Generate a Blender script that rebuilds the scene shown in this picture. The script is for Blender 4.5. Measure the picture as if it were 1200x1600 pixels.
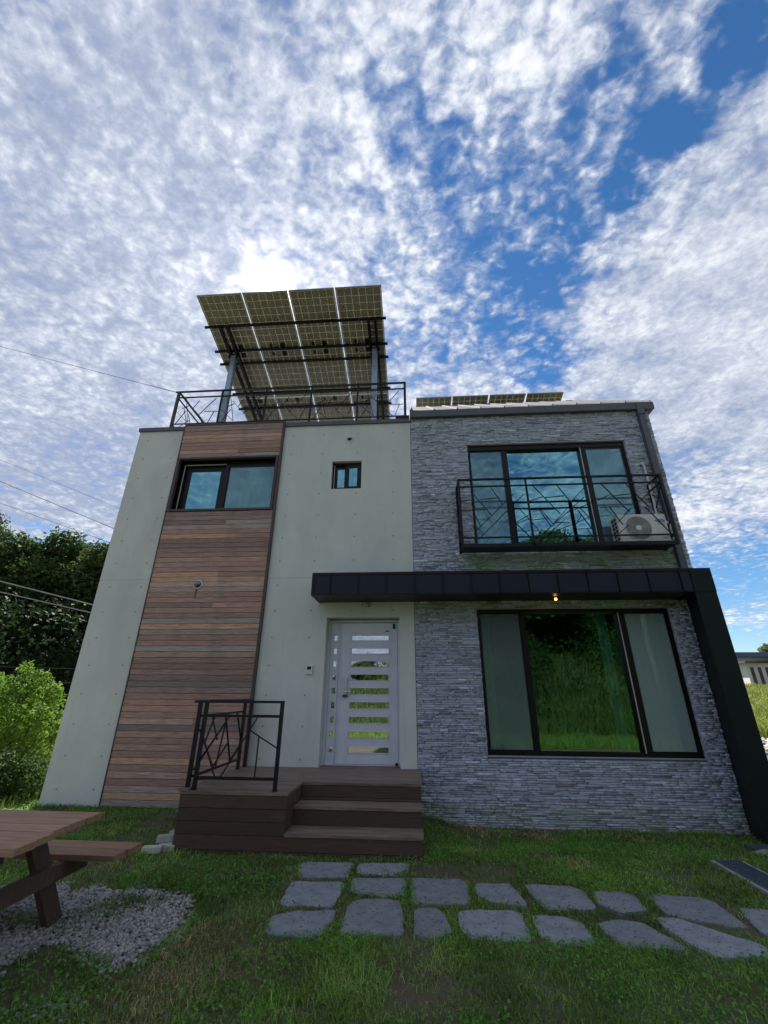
import bpy, math, random
import numpy as np
from mathutils import Vector, Matrix

SC = bpy.context.scene
for o in list(bpy.data.objects):
    bpy.data.objects.remove(o)
R = math.radians
random.seed(7)
NR = np.random.default_rng(11)
COL = SC.collection

# ------------------------------------------------------------------ camera
CAM = np.array([0.0, -7.274, 1.578])
cp, cyaw, cr = R(23.18), R(-4.1205), R(0.36)
fw = np.array([math.sin(cyaw) * math.cos(cp), math.cos(cyaw) * math.cos(cp), math.sin(cp)])
rt = np.array([math.cos(cyaw), -math.sin(cyaw), 0.0])
up = np.cross(rt, fw)
rt2 = math.cos(cr) * rt + math.sin(cr) * up
up2 = -math.sin(cr) * rt + math.cos(cr) * up
cam_data = bpy.data.cameras.new("camera")
cam = bpy.data.objects.new("camera", cam_data)
COL.objects.link(cam)
m = Matrix(((rt2[0], up2[0], -fw[0], CAM[0]), (rt2[1], up2[1], -fw[1], CAM[1]), (rt2[2], up2[2], -fw[2], CAM[2]), (0, 0, 0, 1)))
cam.matrix_world = m
cam_data.sensor_fit = 'HORIZONTAL'
cam_data.sensor_width = 36.0
cam_data.lens = 662.57 / 1200 * 36.0
cam_data.clip_start = 0.05
cam_data.clip_end = 3000
SC.camera = cam

# ------------------------------------------------------------------ world and sun
SUN = Vector((-0.274, 0.596, 0.755)).normalized()
SUN_EL = math.asin(SUN.z)
SUN_AZ = math.atan2(SUN.x, SUN.y)
SKY_STRENGTH = 0.055
CLOUD_GAIN = 0.88
w = bpy.data.worlds.new("World")
SC.world = w
w.use_nodes = True
nt = w.node_tree
nt.nodes.clear()
N = nt.nodes.new
Lk = nt.links.new


def nmath(op, a, b=None, c=None, clamp=False):
    n = N('ShaderNodeMath')
    n.operation = op
    n.use_clamp = clamp
    for i, v in enumerate((a, b, c)):
        if v is None:
            continue
        if isinstance(v, (int, float)):
            n.inputs[i].default_value = v
        else:
            Lk(v, n.inputs[i])
    return n.outputs[0]


def nramp(fac, lo, hi, smooth=True, a=0.0, b=1.0):
    n = N('ShaderNodeMapRange')
    n.interpolation_type = 'SMOOTHSTEP' if smooth else 'LINEAR'
    n.inputs['From Min'].default_value = lo
    n.inputs['From Max'].default_value = hi
    n.inputs['To Min'].default_value = a
    n.inputs['To Max'].default_value = b
    Lk(fac, n.inputs['Value'])
    return n.outputs['Result']


tc = N('ShaderNodeTexCoord')
nz = N('ShaderNodeVectorMath'); nz.operation = 'NORMALIZE'
Lk(tc.outputs['Generated'], nz.inputs[0])
sep = N('ShaderNodeSeparateXYZ'); Lk(nz.outputs[0], sep.inputs[0])
zz = nmath('ADD', nmath('MAXIMUM', sep.outputs[2], 0.0), 0.15)
uu = nmath('DIVIDE', sep.outputs[0], zz)
vv = nmath('DIVIDE', sep.outputs[1], zz)
cmb = N('ShaderNodeCombineXYZ'); Lk(uu, cmb.inputs[0]); Lk(vv, cmb.inputs[1])
P = cmb.outputs[0]


def noise(scale, detail, rough, vec=P, dist=0.0, off=(0, 0, 0), stretch=None, rot=0.0):
    mp = N('ShaderNodeMapping')
    mp.inputs['Location'].default_value = off
    mp.inputs['Rotation'].default_value = (0, 0, rot)
    if stretch:
        mp.inputs['Scale'].default_value = stretch
    Lk(vec, mp.inputs[0])
    n = N('ShaderNodeTexNoise')
    n.inputs['Scale'].default_value = scale
    n.inputs['Detail'].default_value = detail
    n.inputs['Roughness'].default_value = rough
    n.inputs['Distortion'].default_value = dist
    Lk(mp.outputs[0], n.inputs['Vector'])
    return n.outputs['Fac']


big = noise(2.2, 3, 0.5, off=(3.1, 1.7, 0))
mid = noise(7.0, 4, 0.6, off=(1.3, 5.2, 0), dist=0.3, stretch=(1.0, 1.3, 1), rot=0.5)
puff = noise(38.0, 4, 0.62, off=(8.3, 2.2, 0), dist=0.5, stretch=(1.0, 1.35, 1), rot=0.6)
vwn = N('ShaderNodeVectorMath'); vwn.operation = 'MULTIPLY_ADD'
cv3 = N('ShaderNodeTexNoise'); cv3.inputs['Scale'].default_value = 15.0; cv3.inputs['Detail'].default_value = 3
Lk(P, cv3.inputs['Vector'])
Lk(cv3.outputs['Color'], vwn.inputs[0]); vwn.inputs[1].default_value = (.10, .10, 0); Lk(P, vwn.inputs[2])
vor = N('ShaderNodeTexVoronoi'); vor.feature = 'SMOOTH_F1'; vor.inputs['Scale'].default_value = 30.0
vor.inputs['Smoothness'].default_value = 0.6
Lk(vwn.outputs[0], vor.inputs['Vector'])
blob = nmath('SUBTRACT', 0.95, vor.outputs['Distance'])
puff = nmath('ADD', nmath('MULTIPLY', puff, 0.55), nmath('MULTIPLY', blob, 0.42))
fine = noise(70.0, 3, 0.6, off=(2.3, 7.7, 0), dist=0.3)
# blue gaps between the cloud fields
gaps = None
warp = nmath('MULTIPLY', nmath('SUBTRACT', mid, 0.5), 0.55)
for (gx, gy, gr, gs, sx) in ((.54, .20, .10, 1.0, 1), (.48, .31, .065, 1.0, 1), (.425, .42, .06, 1.0, 1), (.40, .50, .055, .9, 1), (.34, .57, .09, .5, 1), (.27, .68, .13, .55, 1), (.24, .78, .12, .5, 1), (.36, .90, .11, .75, 1), (.16, .45, .22, .36, 1), (.1, .68, .2, .25, 1),
                             (.30, .42, .10, .45, 1), (1.75, 2.35, .55, .9, 1), (2.3, 3.4, .8, .9, 1), (-1.66, 1.95, .32, 1.0, 1), (-1.9, 2.2, .4, .8, 1), (-.55, .12, .14, .3, 1)):
    d = N('ShaderNodeVectorMath'); d.operation = 'DISTANCE'
    Lk(P, d.inputs[0]); d.inputs[1].default_value = (gx, gy, 0)
    dd = nmath('ADD', d.outputs['Value'], nmath('MULTIPLY', warp, gr * 2.2))
    g = nmath('MULTIPLY', nramp(dd, gr * 1.5, gr * 0.2), gs)
    gaps = g if gaps is None else nmath('MAXIMUM', gaps, g)
# smooth thicker sheet to the west side
sheet = N('ShaderNodeVectorMath'); sheet.operation = 'DISTANCE'
Lk(P, sheet.inputs[0]); sheet.inputs[1].default_value = (.95, .85, 0)
sheet_f = nramp(nmath('ADD', sheet.outputs['Value'], warp), .75, .2)
# the western sheet is smoother, the eastern field is denser and greyer
puff = nmath('ADD', nmath('MULTIPLY', puff, nramp(sheet_f, 0, 1, True, 1.0, 0.45)), nramp(sheet_f, 0, 1, True, 0.0, 0.27))
east = nramp(uu, -.02, -.42)
dens = nmath('ADD', nmath('ADD', nmath('MULTIPLY', big, 0.9), nmath('MULTIPLY', mid, 0.6)), nmath('MULTIPLY', puff, 0.95))
dens = nmath('SUBTRACT', dens, nmath('MULTIPLY', gaps, 0.50))
dens = nmath('ADD', dens, nmath('MULTIPLY', nmath('MAXIMUM', sheet_f, east), nmath('MULTIPLY', nmath('SUBTRACT', 1.0, gaps), .17)))
cover = nramp(dens, 0.78, 1.32)
cover = nmath('MULTIPLY', cover, 0.95)
# brightness inside the cloud
lum = nmath('ADD', nmath('MULTIPLY', puff, 1.15), nmath('ADD', nmath('MULTIPLY', mid, 0.75), nmath('MULTIPLY', fine, 0.5)))
lum = nmath('ADD', lum, nmath('MULTIPLY', nmath('SUBTRACT', big, .5), .8))
lum = nmath('SUBTRACT', lum, nmath('MULTIPLY', east, .17))
lum = nramp(lum, 0.80, 1.66)
sd = N('ShaderNodeVectorMath'); sd.operation = 'DOT_PRODUCT'
Lk(nz.outputs[0], sd.inputs[0]); sd.inputs[1].default_value = SUN
cosang = nmath('MAXIMUM', sd.outputs['Value'], 0.0)
wide = nmath('MULTIPLY', nmath('POWER', cosang, 5.0), 0.07)
veil = nmath('ADD', 0.25, nmath('MULTIPLY', puff, 1.5))
halo = nmath('MULTIPLY', nmath('POWER', cosang, 80.0), nmath('MULTIPLY', veil, 0.12))
core = nmath('ADD', nmath('MULTIPLY', nmath('POWER', cosang, 3500.0), 3.0), nmath('MULTIPLY', nmath('POWER', cosang, 420.0), nmath('MULTIPLY', nmath('POWER', veil, 2.0), 0.34)))
glow = nmath('ADD', nmath('ADD', wide, halo), core)
cr_ = N('ShaderNodeValToRGB')
cr_.color_ramp.elements[0].position = 0.0
cr_.color_ramp.elements[0].color = (0.205, 0.235, 0.315, 1)
cr_.color_ramp.elements[1].position = 1.0
cr_.color_ramp.elements[1].color = (0.535, 0.55, 0.575, 1)
e = cr_.color_ramp.elements.new(0.5); e.color = (0.345, 0.372, 0.43, 1)
Lk(lum, cr_.inputs[0])
sky = N('ShaderNodeTexSky')
sky.sky_type = 'NISHITA'
sky.sun_disc = False
sky.sun_elevation = SUN_EL
sky.sun_rotation = SUN_AZ
sky.altitude = 100
sky.air_density = 1.0
sky.dust_density = 0.0
sky.ozone_density = 4.0
bg1 = N('ShaderNodeBackground'); bg1.inputs[1].default_value = SKY_STRENGTH
hs = N('ShaderNodeHueSaturation'); hs.inputs['Saturation'].default_value = 1.2
Lk(sky.outputs[0], hs.inputs['Color']); Lk(hs.outputs[0], bg1.inputs[0])
bg2 = N('ShaderNodeBackground')
Lk(cr_.outputs[0], bg2.inputs[0])
Lk(nmath('MULTIPLY', nmath('ADD', glow, 0.9), CLOUD_GAIN), bg2.inputs[1])
mx = N('ShaderNodeMixShader'); Lk(cover, mx.inputs[0]); Lk(bg1.outputs[0], mx.inputs[1]); Lk(bg2.outputs[0], mx.inputs[2])
bg3 = N('ShaderNodeBackground'); bg3.inputs[0].default_value = (1.0, 0.90, 0.74, 1)
Lk(nmath('ADD', nmath('MULTIPLY', halo, 0.3), core), bg3.inputs[1])
ad = N('ShaderNodeAddShader'); Lk(mx.outputs[0], ad.inputs[0]); Lk(bg3.outputs[0], ad.inputs[1])
wo = N('ShaderNodeOutputWorld'); Lk(ad.outputs[0], wo.inputs[0])
w.cycles.sampling_method = 'MANUAL'
w.cycles.sample_map_resolution = 512

sun_d = bpy.data.lights.new("sun", 'SUN')
sun_d.energy = 5.0
sun_d.angle = R(0.6)
sun_d.color = (1.0, 0.95, 0.87)
sun_o = bpy.data.objects.new("sun", sun_d)
sun_o.rotation_euler = SUN.to_track_quat('Z', 'Y').to_euler()
sun_o.location = (-10, 20, 30)
COL.objects.link(sun_o)

SC.view_settings.view_transform = 'Standard'
SC.view_settings.look = 'None'
SC.view_settings.gamma = 1
SC.view_settings.use_curve_mapping = False
SC.view_settings.exposure = 1.28
SC.cycles.max_bounces = 8
SC.cycles.transparent_max_bounces = 16

# ------------------------------------------------------------------ materials
MATS = {}


def mat(name, col, rough=0.7, col2=None, scale=6.0, detail=4, stretch=(1, 1, 1), bump=0.0, bscale=None, metal=0.0, spec=0.5,
        objrand=None, attr=None, stain=None, translucent=0.0, palette=None):
    """principled material: noise mix of two colours, per-object variation, optional attribute tint, stain and bump"""
    mt = bpy.data.materials.new(name)
    mt.use_nodes = True
    t = mt.node_tree
    b = t.nodes['Principled BSDF']
    b.inputs['Roughness'].default_value = rough
    b.inputs['Metallic'].default_value = metal
    b.inputs['Specular IOR Level'].default_value = spec
    tcn = t.nodes.new('ShaderNodeTexCoord')
    mp = t.nodes.new('ShaderNodeMapping')
    mp.inputs['Scale'].default_value = stretch
    t.links.new(tcn.outputs['Object'], mp.inputs[0])
    vec = mp.outputs[0]
    oi = t.nodes.new('ShaderNodeObjectInfo')
    if objrand is not None or palette:
        av = t.nodes.new('ShaderNodeVectorMath'); av.operation = 'MULTIPLY_ADD'
        cmbn = t.nodes.new('ShaderNodeCombineXYZ')
        for i in range(3):
            t.links.new(oi.outputs['Random'], cmbn.inputs[i])
        t.links.new(cmbn.outputs[0], av.inputs[0])
        av.inputs[1].default_value = (37, 53, 71)
        t.links.new(vec, av.inputs[2])
        vec = av.outputs[0]
    nn = t.nodes.new('ShaderNodeTexNoise')
    nn.inputs['Scale'].default_value = scale
    nn.inputs['Detail'].default_value = detail
    nn.inputs['Roughness'].default_value = 0.62
    t.links.new(vec, nn.inputs['Vector'])
    cur = None
    if palette:
        rp = t.nodes.new('ShaderNodeValToRGB')
        rp.color_ramp.interpolation = 'LINEAR'
        el = rp.color_ramp.elements
        while len(el) > 1:
            el.remove(el[-1])
        el[0].position = 0; el[0].color = (*palette[0], 1)
        for i, c in enumerate(palette[1:], 1):
            q = el.new(i / (len(palette) - 1)); q.color = (*c, 1)
        t.links.new(oi.outputs['Random'], rp.inputs[0])
        base_out = rp.outputs[0]
        mxx = t.nodes.new('ShaderNodeMix'); mxx.data_type = 'RGBA'; mxx.blend_type = 'MULTIPLY'
        mxx.inputs[0].default_value = 1.0
        rr = t.nodes.new('ShaderNodeMapRange'); rr.inputs['From Min'].default_value = .3; rr.inputs['From Max'].default_value = .7
        rr.inputs['To Min'].default_value = 0.48; rr.inputs['To Max'].default_value = 1.42
        t.links.new(nn.outputs['Fac'], rr.inputs['Value'])
        t.links.new(base_out, mxx.inputs[6]); t.links.new(rr.outputs[0], mxx.inputs[7])
        cur = mxx.outputs[2]
    else:
        if col2 is None:
            col2 = tuple(c * 0.75 for c in col)
        mxx = t.nodes.new('ShaderNodeMix'); mxx.data_type = 'RGBA'
        mxx.inputs[6].default_value = (*col, 1); mxx.inputs[7].default_value = (*col2, 1)
        rr = t.nodes.new('ShaderNodeMapRange'); rr.inputs['From Min'].default_value = .32; rr.inputs['From Max'].default_value = .68
        t.links.new(nn.outputs['Fac'], rr.inputs['Value'])
        t.links.new(rr.outputs[0], mxx.inputs[0])
        cur = mxx.outputs[2]
    if objrand and not palette:
        m2 = t.nodes.new('ShaderNodeMix'); m2.data_type = 'RGBA'; m2.blend_type = 'MULTIPLY'; m2.inputs[0].default_value = 1
        r2 = t.nodes.new('ShaderNodeMapRange'); r2.inputs['To Min'].default_value = 1 - objrand; r2.inputs['To Max'].default_value = 1 + objrand
        t.links.new(oi.outputs['Random'], r2.inputs['Value'])
        t.links.new(cur, m2.inputs[6]); t.links.new(r2.outputs[0], m2.inputs[7])
        cur = m2.outputs[2]
    if attr:
        at = t.nodes.new('ShaderNodeAttribute'); at.attribute_name = attr
        m3 = t.nodes.new('ShaderNodeMix'); m3.data_type = 'RGBA'; m3.blend_type = 'MULTIPLY'; m3.inputs[0].default_value = 1
        t.links.new(cur, m3.inputs[6]); t.links.new(at.outputs['Color'], m3.inputs[7])
        cur = m3.outputs[2]
    for st in (stain or []):
        # (colour, scale, threshold lo, hi, stretch)
        c, s, lo, hi, stt = st
        mp2 = t.nodes.new('ShaderNodeMapping'); mp2.inputs['Scale'].default_value = stt
        t.links.new(tcn.outputs['Object'], mp2.inputs[0])
        n2 = t.nodes.new('ShaderNodeTexNoise'); n2.inputs['Scale'].default_value = s; n2.inputs['Detail'].default_value = 5
        n2.inputs['Roughness'].default_value = 0.6
        t.links.new(mp2.outputs[0], n2.inputs['Vector'])
        r3 = t.nodes.new('ShaderNodeMapRange'); r3.inputs['From Min'].default_value = lo; r3.inputs['From Max'].default_value = hi
        t.links.new(n2.outputs['Fac'], r3.inputs['Value'])
        m4 = t.nodes.new('ShaderNodeMix'); m4.data_type = 'RGBA'
        t.links.new(r3.outputs[0], m4.inputs[0]); t.links.new(cur, m4.inputs[6]); m4.inputs[7].default_value = (*c, 1)
        cur = m4.outputs[2]
    t.links.new(cur, b.inputs['Base Color'])
    if bump:
        bn = t.nodes.new('ShaderNodeTexNoise'); bn.inputs['Scale'].default_value = bscale or scale * 6; bn.inputs['Detail'].default_value = 6
        t.links.new(mp.outputs[0], bn.inputs['Vector'])
        bp = t.nodes.new('ShaderNodeBump'); bp.inputs['Strength'].default_value = bump; bp.inputs['Distance'].default_value = 0.01
        t.links.new(bn.outputs['Fac'], bp.inputs['Height']); t.links.new(bp.outputs[0], b.inputs['Normal'])
    if translucent:
        tr = t.nodes.new('ShaderNodeBsdfTranslucent'); t.links.new(cur, tr.inputs[0])
        ms = t.nodes.new('ShaderNodeMixShader'); ms.inputs[0].default_value = translucent
        t.links.new(b.outputs[0], ms.inputs[1]); t.links.new(tr.outputs[0], ms.inputs[2])
        t.links.new(ms.outputs[0], t.nodes['Material Output'].inputs[0])
    MATS[name] = mt
    return mt


def glass_mat(name, refl, thru, fac):
    mt = bpy.data.materials.new(name)
    mt.use_nodes = True
    t = mt.node_tree
    t.nodes.clear()
    out = t.nodes.new('ShaderNodeOutputMaterial')
    gl = t.nodes.new('ShaderNodeBsdfGlossy'); gl.inputs['Color'].default_value = (*refl, 1); gl.inputs['Roughness'].default_value = 0.012
    tr = t.nodes.new('ShaderNodeBsdfTransparent'); tr.inputs[0].default_value = (*thru, 1)
    # slight waviness of real float glass
    tcn = t.nodes.new('ShaderNodeTexCoord')
    nn = t.nodes.new('ShaderNodeTexNoise'); nn.inputs['Scale'].default_value = 1.3; nn.inputs['Detail'].default_value = 1
    t.links.new(tcn.outputs['Object'], nn.inputs['Vector'])
    bp = t.nodes.new('ShaderNodeBump'); bp.inputs['Strength'].default_value = 0.25; bp.inputs['Distance'].default_value = 0.01
    t.links.new(nn.outputs['Fac'], bp.inputs['Height']); t.links.new(bp.outputs[0], gl.inputs['Normal'])
    fr = t.nodes.new('ShaderNodeFresnel'); fr.inputs[0].default_value = 1.5
    ad_ = t.nodes.new('ShaderNodeMath'); ad_.operation = 'ADD'; ad_.use_clamp = True; ad_.inputs[1].default_value = fac
    t.links.new(fr.outputs[0], ad_.inputs[0])
    ms = t.nodes.new('ShaderNodeMixShader')
    t.links.new(ad_.outputs[0], ms.inputs[0]); t.links.new(tr.outputs[0], ms.inputs[1]); t.links.new(gl.outputs[0], ms.inputs[2])
    t.links.new(ms.outputs[0], out.inputs[0])
    return mt


def screen_mat(name, col, op):
    mt = bpy.data.materials.new(name)
    mt.use_nodes = True
    t = mt.node_tree
    t.nodes.clear()
    out = t.nodes.new('ShaderNodeOutputMaterial')
    df = t.nodes.new('ShaderNodeBsdfDiffuse'); df.inputs[0].default_value = (*col, 1)
    tr = t.nodes.new('ShaderNodeBsdfTransparent')
    ms = t.nodes.new('ShaderNodeMixShader'); ms.inputs[0].default_value = op
    t.links.new(tr.outputs[0], ms.inputs[1]); t.links.new(df.outputs[0], ms.inputs[2]); t.links.new(ms.outputs[0], out.inputs[0])
    return mt


def emit_mat(name, col, s):
    mt = bpy.data.materials.new(name)
    mt.use_nodes = True
    b = mt.node_tree.nodes['Principled BSDF']
    b.inputs['Emission Color'].default_value = (*col, 1)
    b.inputs['Emission Strength'].default_value = s
    b.inputs['Base Color'].default_value = (*col, 1)
    return mt


CONC = mat('concrete', (.61, .625, .60), .85, (.54, .56, .54), 1.6, 6, (1, 1, .6), bump=.25, bscale=14,
           stain=[((.46, .49, .455), 0.9, .48, .78, (1.2, 1, .6)), ((.43, .45, .39), 5.5, .60, .86, (2.6, 1, .10)), ((.68, .70, .67), 1.7, .60, .85, (1, 1, 1.4)), ((.40, .42, .34), 1.3, .68, .84, (1, 1, 1))])
CONC_D = mat('concrete_stained', (.42, .44, .36), .9, (.33, .36, .28), 3, 6, bump=.25, bscale=20)
HOLE = mat('tie_hole_dark', (.22, .235, .22), .9)
WOODP = mat('cladding_wood', (.2, .12, .1), .68, scale=5, detail=8, stretch=(1.0, 8, 22), bump=.35, bscale=9,
            palette=[(0.312, 0.187, 0.158), (0.399, 0.242, 0.198), (0.237, 0.157, 0.139), (0.507, 0.343, 0.283), (0.281, 0.162, 0.134), (0.216, 0.167, 0.154), (0.366, 0.212, 0.178), (0.539, 0.333, 0.218), (0.259, 0.167, 0.149), (0.345, 0.303, 0.287), (0.432, 0.263, 0.218), (0.291, 0.167, 0.139)],
            stain=[((.10, .10, .085), 1.1, .58, .84, (1, 1, 1.6))])
TRIMW = mat('cladding_trim', (.075, .05, .048), .6, (.05, .036, .036), 8, 6, (1, 1, .2), bump=.2)
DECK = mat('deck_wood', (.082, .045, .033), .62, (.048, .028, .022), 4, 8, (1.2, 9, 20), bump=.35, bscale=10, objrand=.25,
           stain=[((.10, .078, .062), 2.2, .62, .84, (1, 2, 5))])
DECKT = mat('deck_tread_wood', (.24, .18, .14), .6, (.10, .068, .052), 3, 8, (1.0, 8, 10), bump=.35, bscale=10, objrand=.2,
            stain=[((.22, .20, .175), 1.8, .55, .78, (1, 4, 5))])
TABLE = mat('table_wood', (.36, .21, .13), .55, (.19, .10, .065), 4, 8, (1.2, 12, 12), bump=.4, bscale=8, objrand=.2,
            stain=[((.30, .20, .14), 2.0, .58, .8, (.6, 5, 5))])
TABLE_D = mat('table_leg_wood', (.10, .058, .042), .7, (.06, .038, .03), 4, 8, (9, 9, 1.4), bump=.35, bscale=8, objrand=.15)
STONE = mat('ledge_stone', (.48, .505, .59), .82, (.37, .39, .465), 16, 5, (1, 1, 2), bump=.5, bscale=60, attr='tint',
            stain=[((.20, .235, .15), 1.1, .66, .86, (1, 1, 1.6))])
MORT = mat('stone_backing', (.20, .21, .235), .95, bump=.4, bscale=30)
BLACKM = mat('black_metal', (.006, .007, .010), .42, (.010, .011, .014), 5, bump=.05, spec=.25)
NAVY = mat('navy_sheet_metal', (.009, .013, .026), .5, (.012, .017, .032), 2.5, 4, bump=.05, bscale=4, objrand=.12, spec=.25)
FINM = mat('dark_green_sheet_metal', (.004, .010, .010), .5, (.006, .013, .013), 2.5, 4, bump=.05, bscale=4, spec=.2)
GREYM = mat('grey_flashing', (.06, .066, .085), .42, (.08, .085, .105), 3, bump=.05)
FRAME = mat('window_frame_black', (.005, .005, .007), .35, (.008, .008, .009), 6, spec=.25)
CREAM = mat('cream_gasket', (.55, .52, .47), .5)
GALV = mat('galvanised_steel', (.33, .40, .48), .38, (.24, .30, .38), 5, 5, metal=.6)
ROOFM = mat('roof_sheet_metal', (.07, .072, .085), .8, (.085, .088, .10), 3, spec=.1)
WHITE = mat('white_plastic', (.66, .67, .66), .42, (.58, .59, .57), 8, 5, stain=[((.42, .42, .38), 3, .6, .85, (1, 1, 1))])
PIPE = mat('pipe_wrap', (.60, .61, .62), .55, (.48, .49, .5), 20, bump=.3)
DOORM = mat('door_grey_white', (.62, .64, .74), .35, (.56, .58, .68), 4, 4, bump=.03)
STEEL = mat('brushed_steel', (.55, .55, .58), .25, (.45, .45, .48), 9, metal=.9)
DARKIN = mat('interior_dark', (.05, .048, .045), .8)
CURT = mat('curtain_cloth', (.62, .80, .74), .85, (.52, .70, .65), 3, 4, (9, 9, .3), bump=.2)
BLINDM = mat('blind_cloth', (.66, .76, .77), .8, (.55, .66, .68), 2)
PAVER = mat('basalt_stone', (.24, .26, .285), .8, (.16, .175, .20), 9, 7, bump=.55, bscale=45, objrand=.18,
            stain=[((.035, .04, .045), 42, .58, .66, (1, 1, 1)), ((.34, .32, .27), 3, .62, .82, (1, 1, 1)), ((.07, .10, .045), 2.2, .70, .80, (1, 1, 1))])
KERB = mat('rough_concrete', (.30, .30, .27), .9, (.22, .22, .2), 9, 6, bump=.5)
BRICKW = mat('pale_brick', (.46, .46, .43), .85, (.34, .34, .32), 9, 6, bump=.4, objrand=.12)
GRATE = mat('grate_steel', (.12, .17, .22), .42, (.08, .12, .16), 12, metal=.5)
PEB = mat('pebble_stone', (.36, .35, .34), .75, (.27, .265, .26), 30, 4, attr='tint')
GRASS = mat('grass_blade', (1, 1, 1), .6, (.85, .85, .85), 20, attr='tint', translucent=.35, spec=.3)
LEAF = mat('leaf', (1, 1, 1), .7, (.85, .85, .85), 20, attr='tint', translucent=.4, spec=.15)
BARK = mat('bark', (.09, .07, .055), .9, (.05, .04, .03), 6, 6, (1, 1, .3), bump=.6)
CELL = mat('solar_cell_back', (.27, .25, .19), .45, (.23, .215, .165), 3, 2, translucent=.05)
FRAMEAL = mat('anodised_frame', (.35, .36, .33), .4, metal=.5)
BLUE = mat('logo_blue', (.02, .06, .38), .4)
RED = mat('logo_red', (.60, .06, .07), .4)
GREEN = mat('label_green', (.32, .52, .20), .5)
LOGOW = mat('logo_white', (.8, .8, .82), .4)
WIREM = mat('wire_black', (.03, .03, .032), .5)
WIREW = mat('wire_pale', (.34, .34, .34), .5)
SEAMM = mat('roof_seam_metal', (.22, .22, .25), .8, spec=.1)
HWALL = mat('house_white_wall', (.62, .62, .60), .8, (.55, .55, .53), 1, bump=.05)
HGREY = mat('house_grey_wall', (.35, .36, .35), .8)
HROOF = mat('house_blue_roof', (.06, .085, .13), .5, (.045, .065, .10), 2)
TILEB = mat('backsheet', (.56, .55, .49), .6, translucent=.42)
RUST = mat('rust_stain', (.14, .055, .03), .9, (.18, .08, .05), 30)
GLASS_B = glass_mat('glass_teal', (.42, .84, .95), (.46, .66, .70), .28)
GLASS_G = glass_mat('glass_green', (.60, .90, .80), (.50, .68, .63), .10)
GLASS_D = glass_mat('glass_mirror', (.82, .86, .88), (.05, .06, .06), .62)
SCREEN = screen_mat('insect_screen', (.28, .35, .36), .20)
LAMP = emit_mat('lit_bulb', (1.0, .45, .10), 3.0)
PORCHL = mat('porch_glass', (.50, .52, .40), .3)

# ------------------------------------------------------------------ mesh helpers


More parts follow.
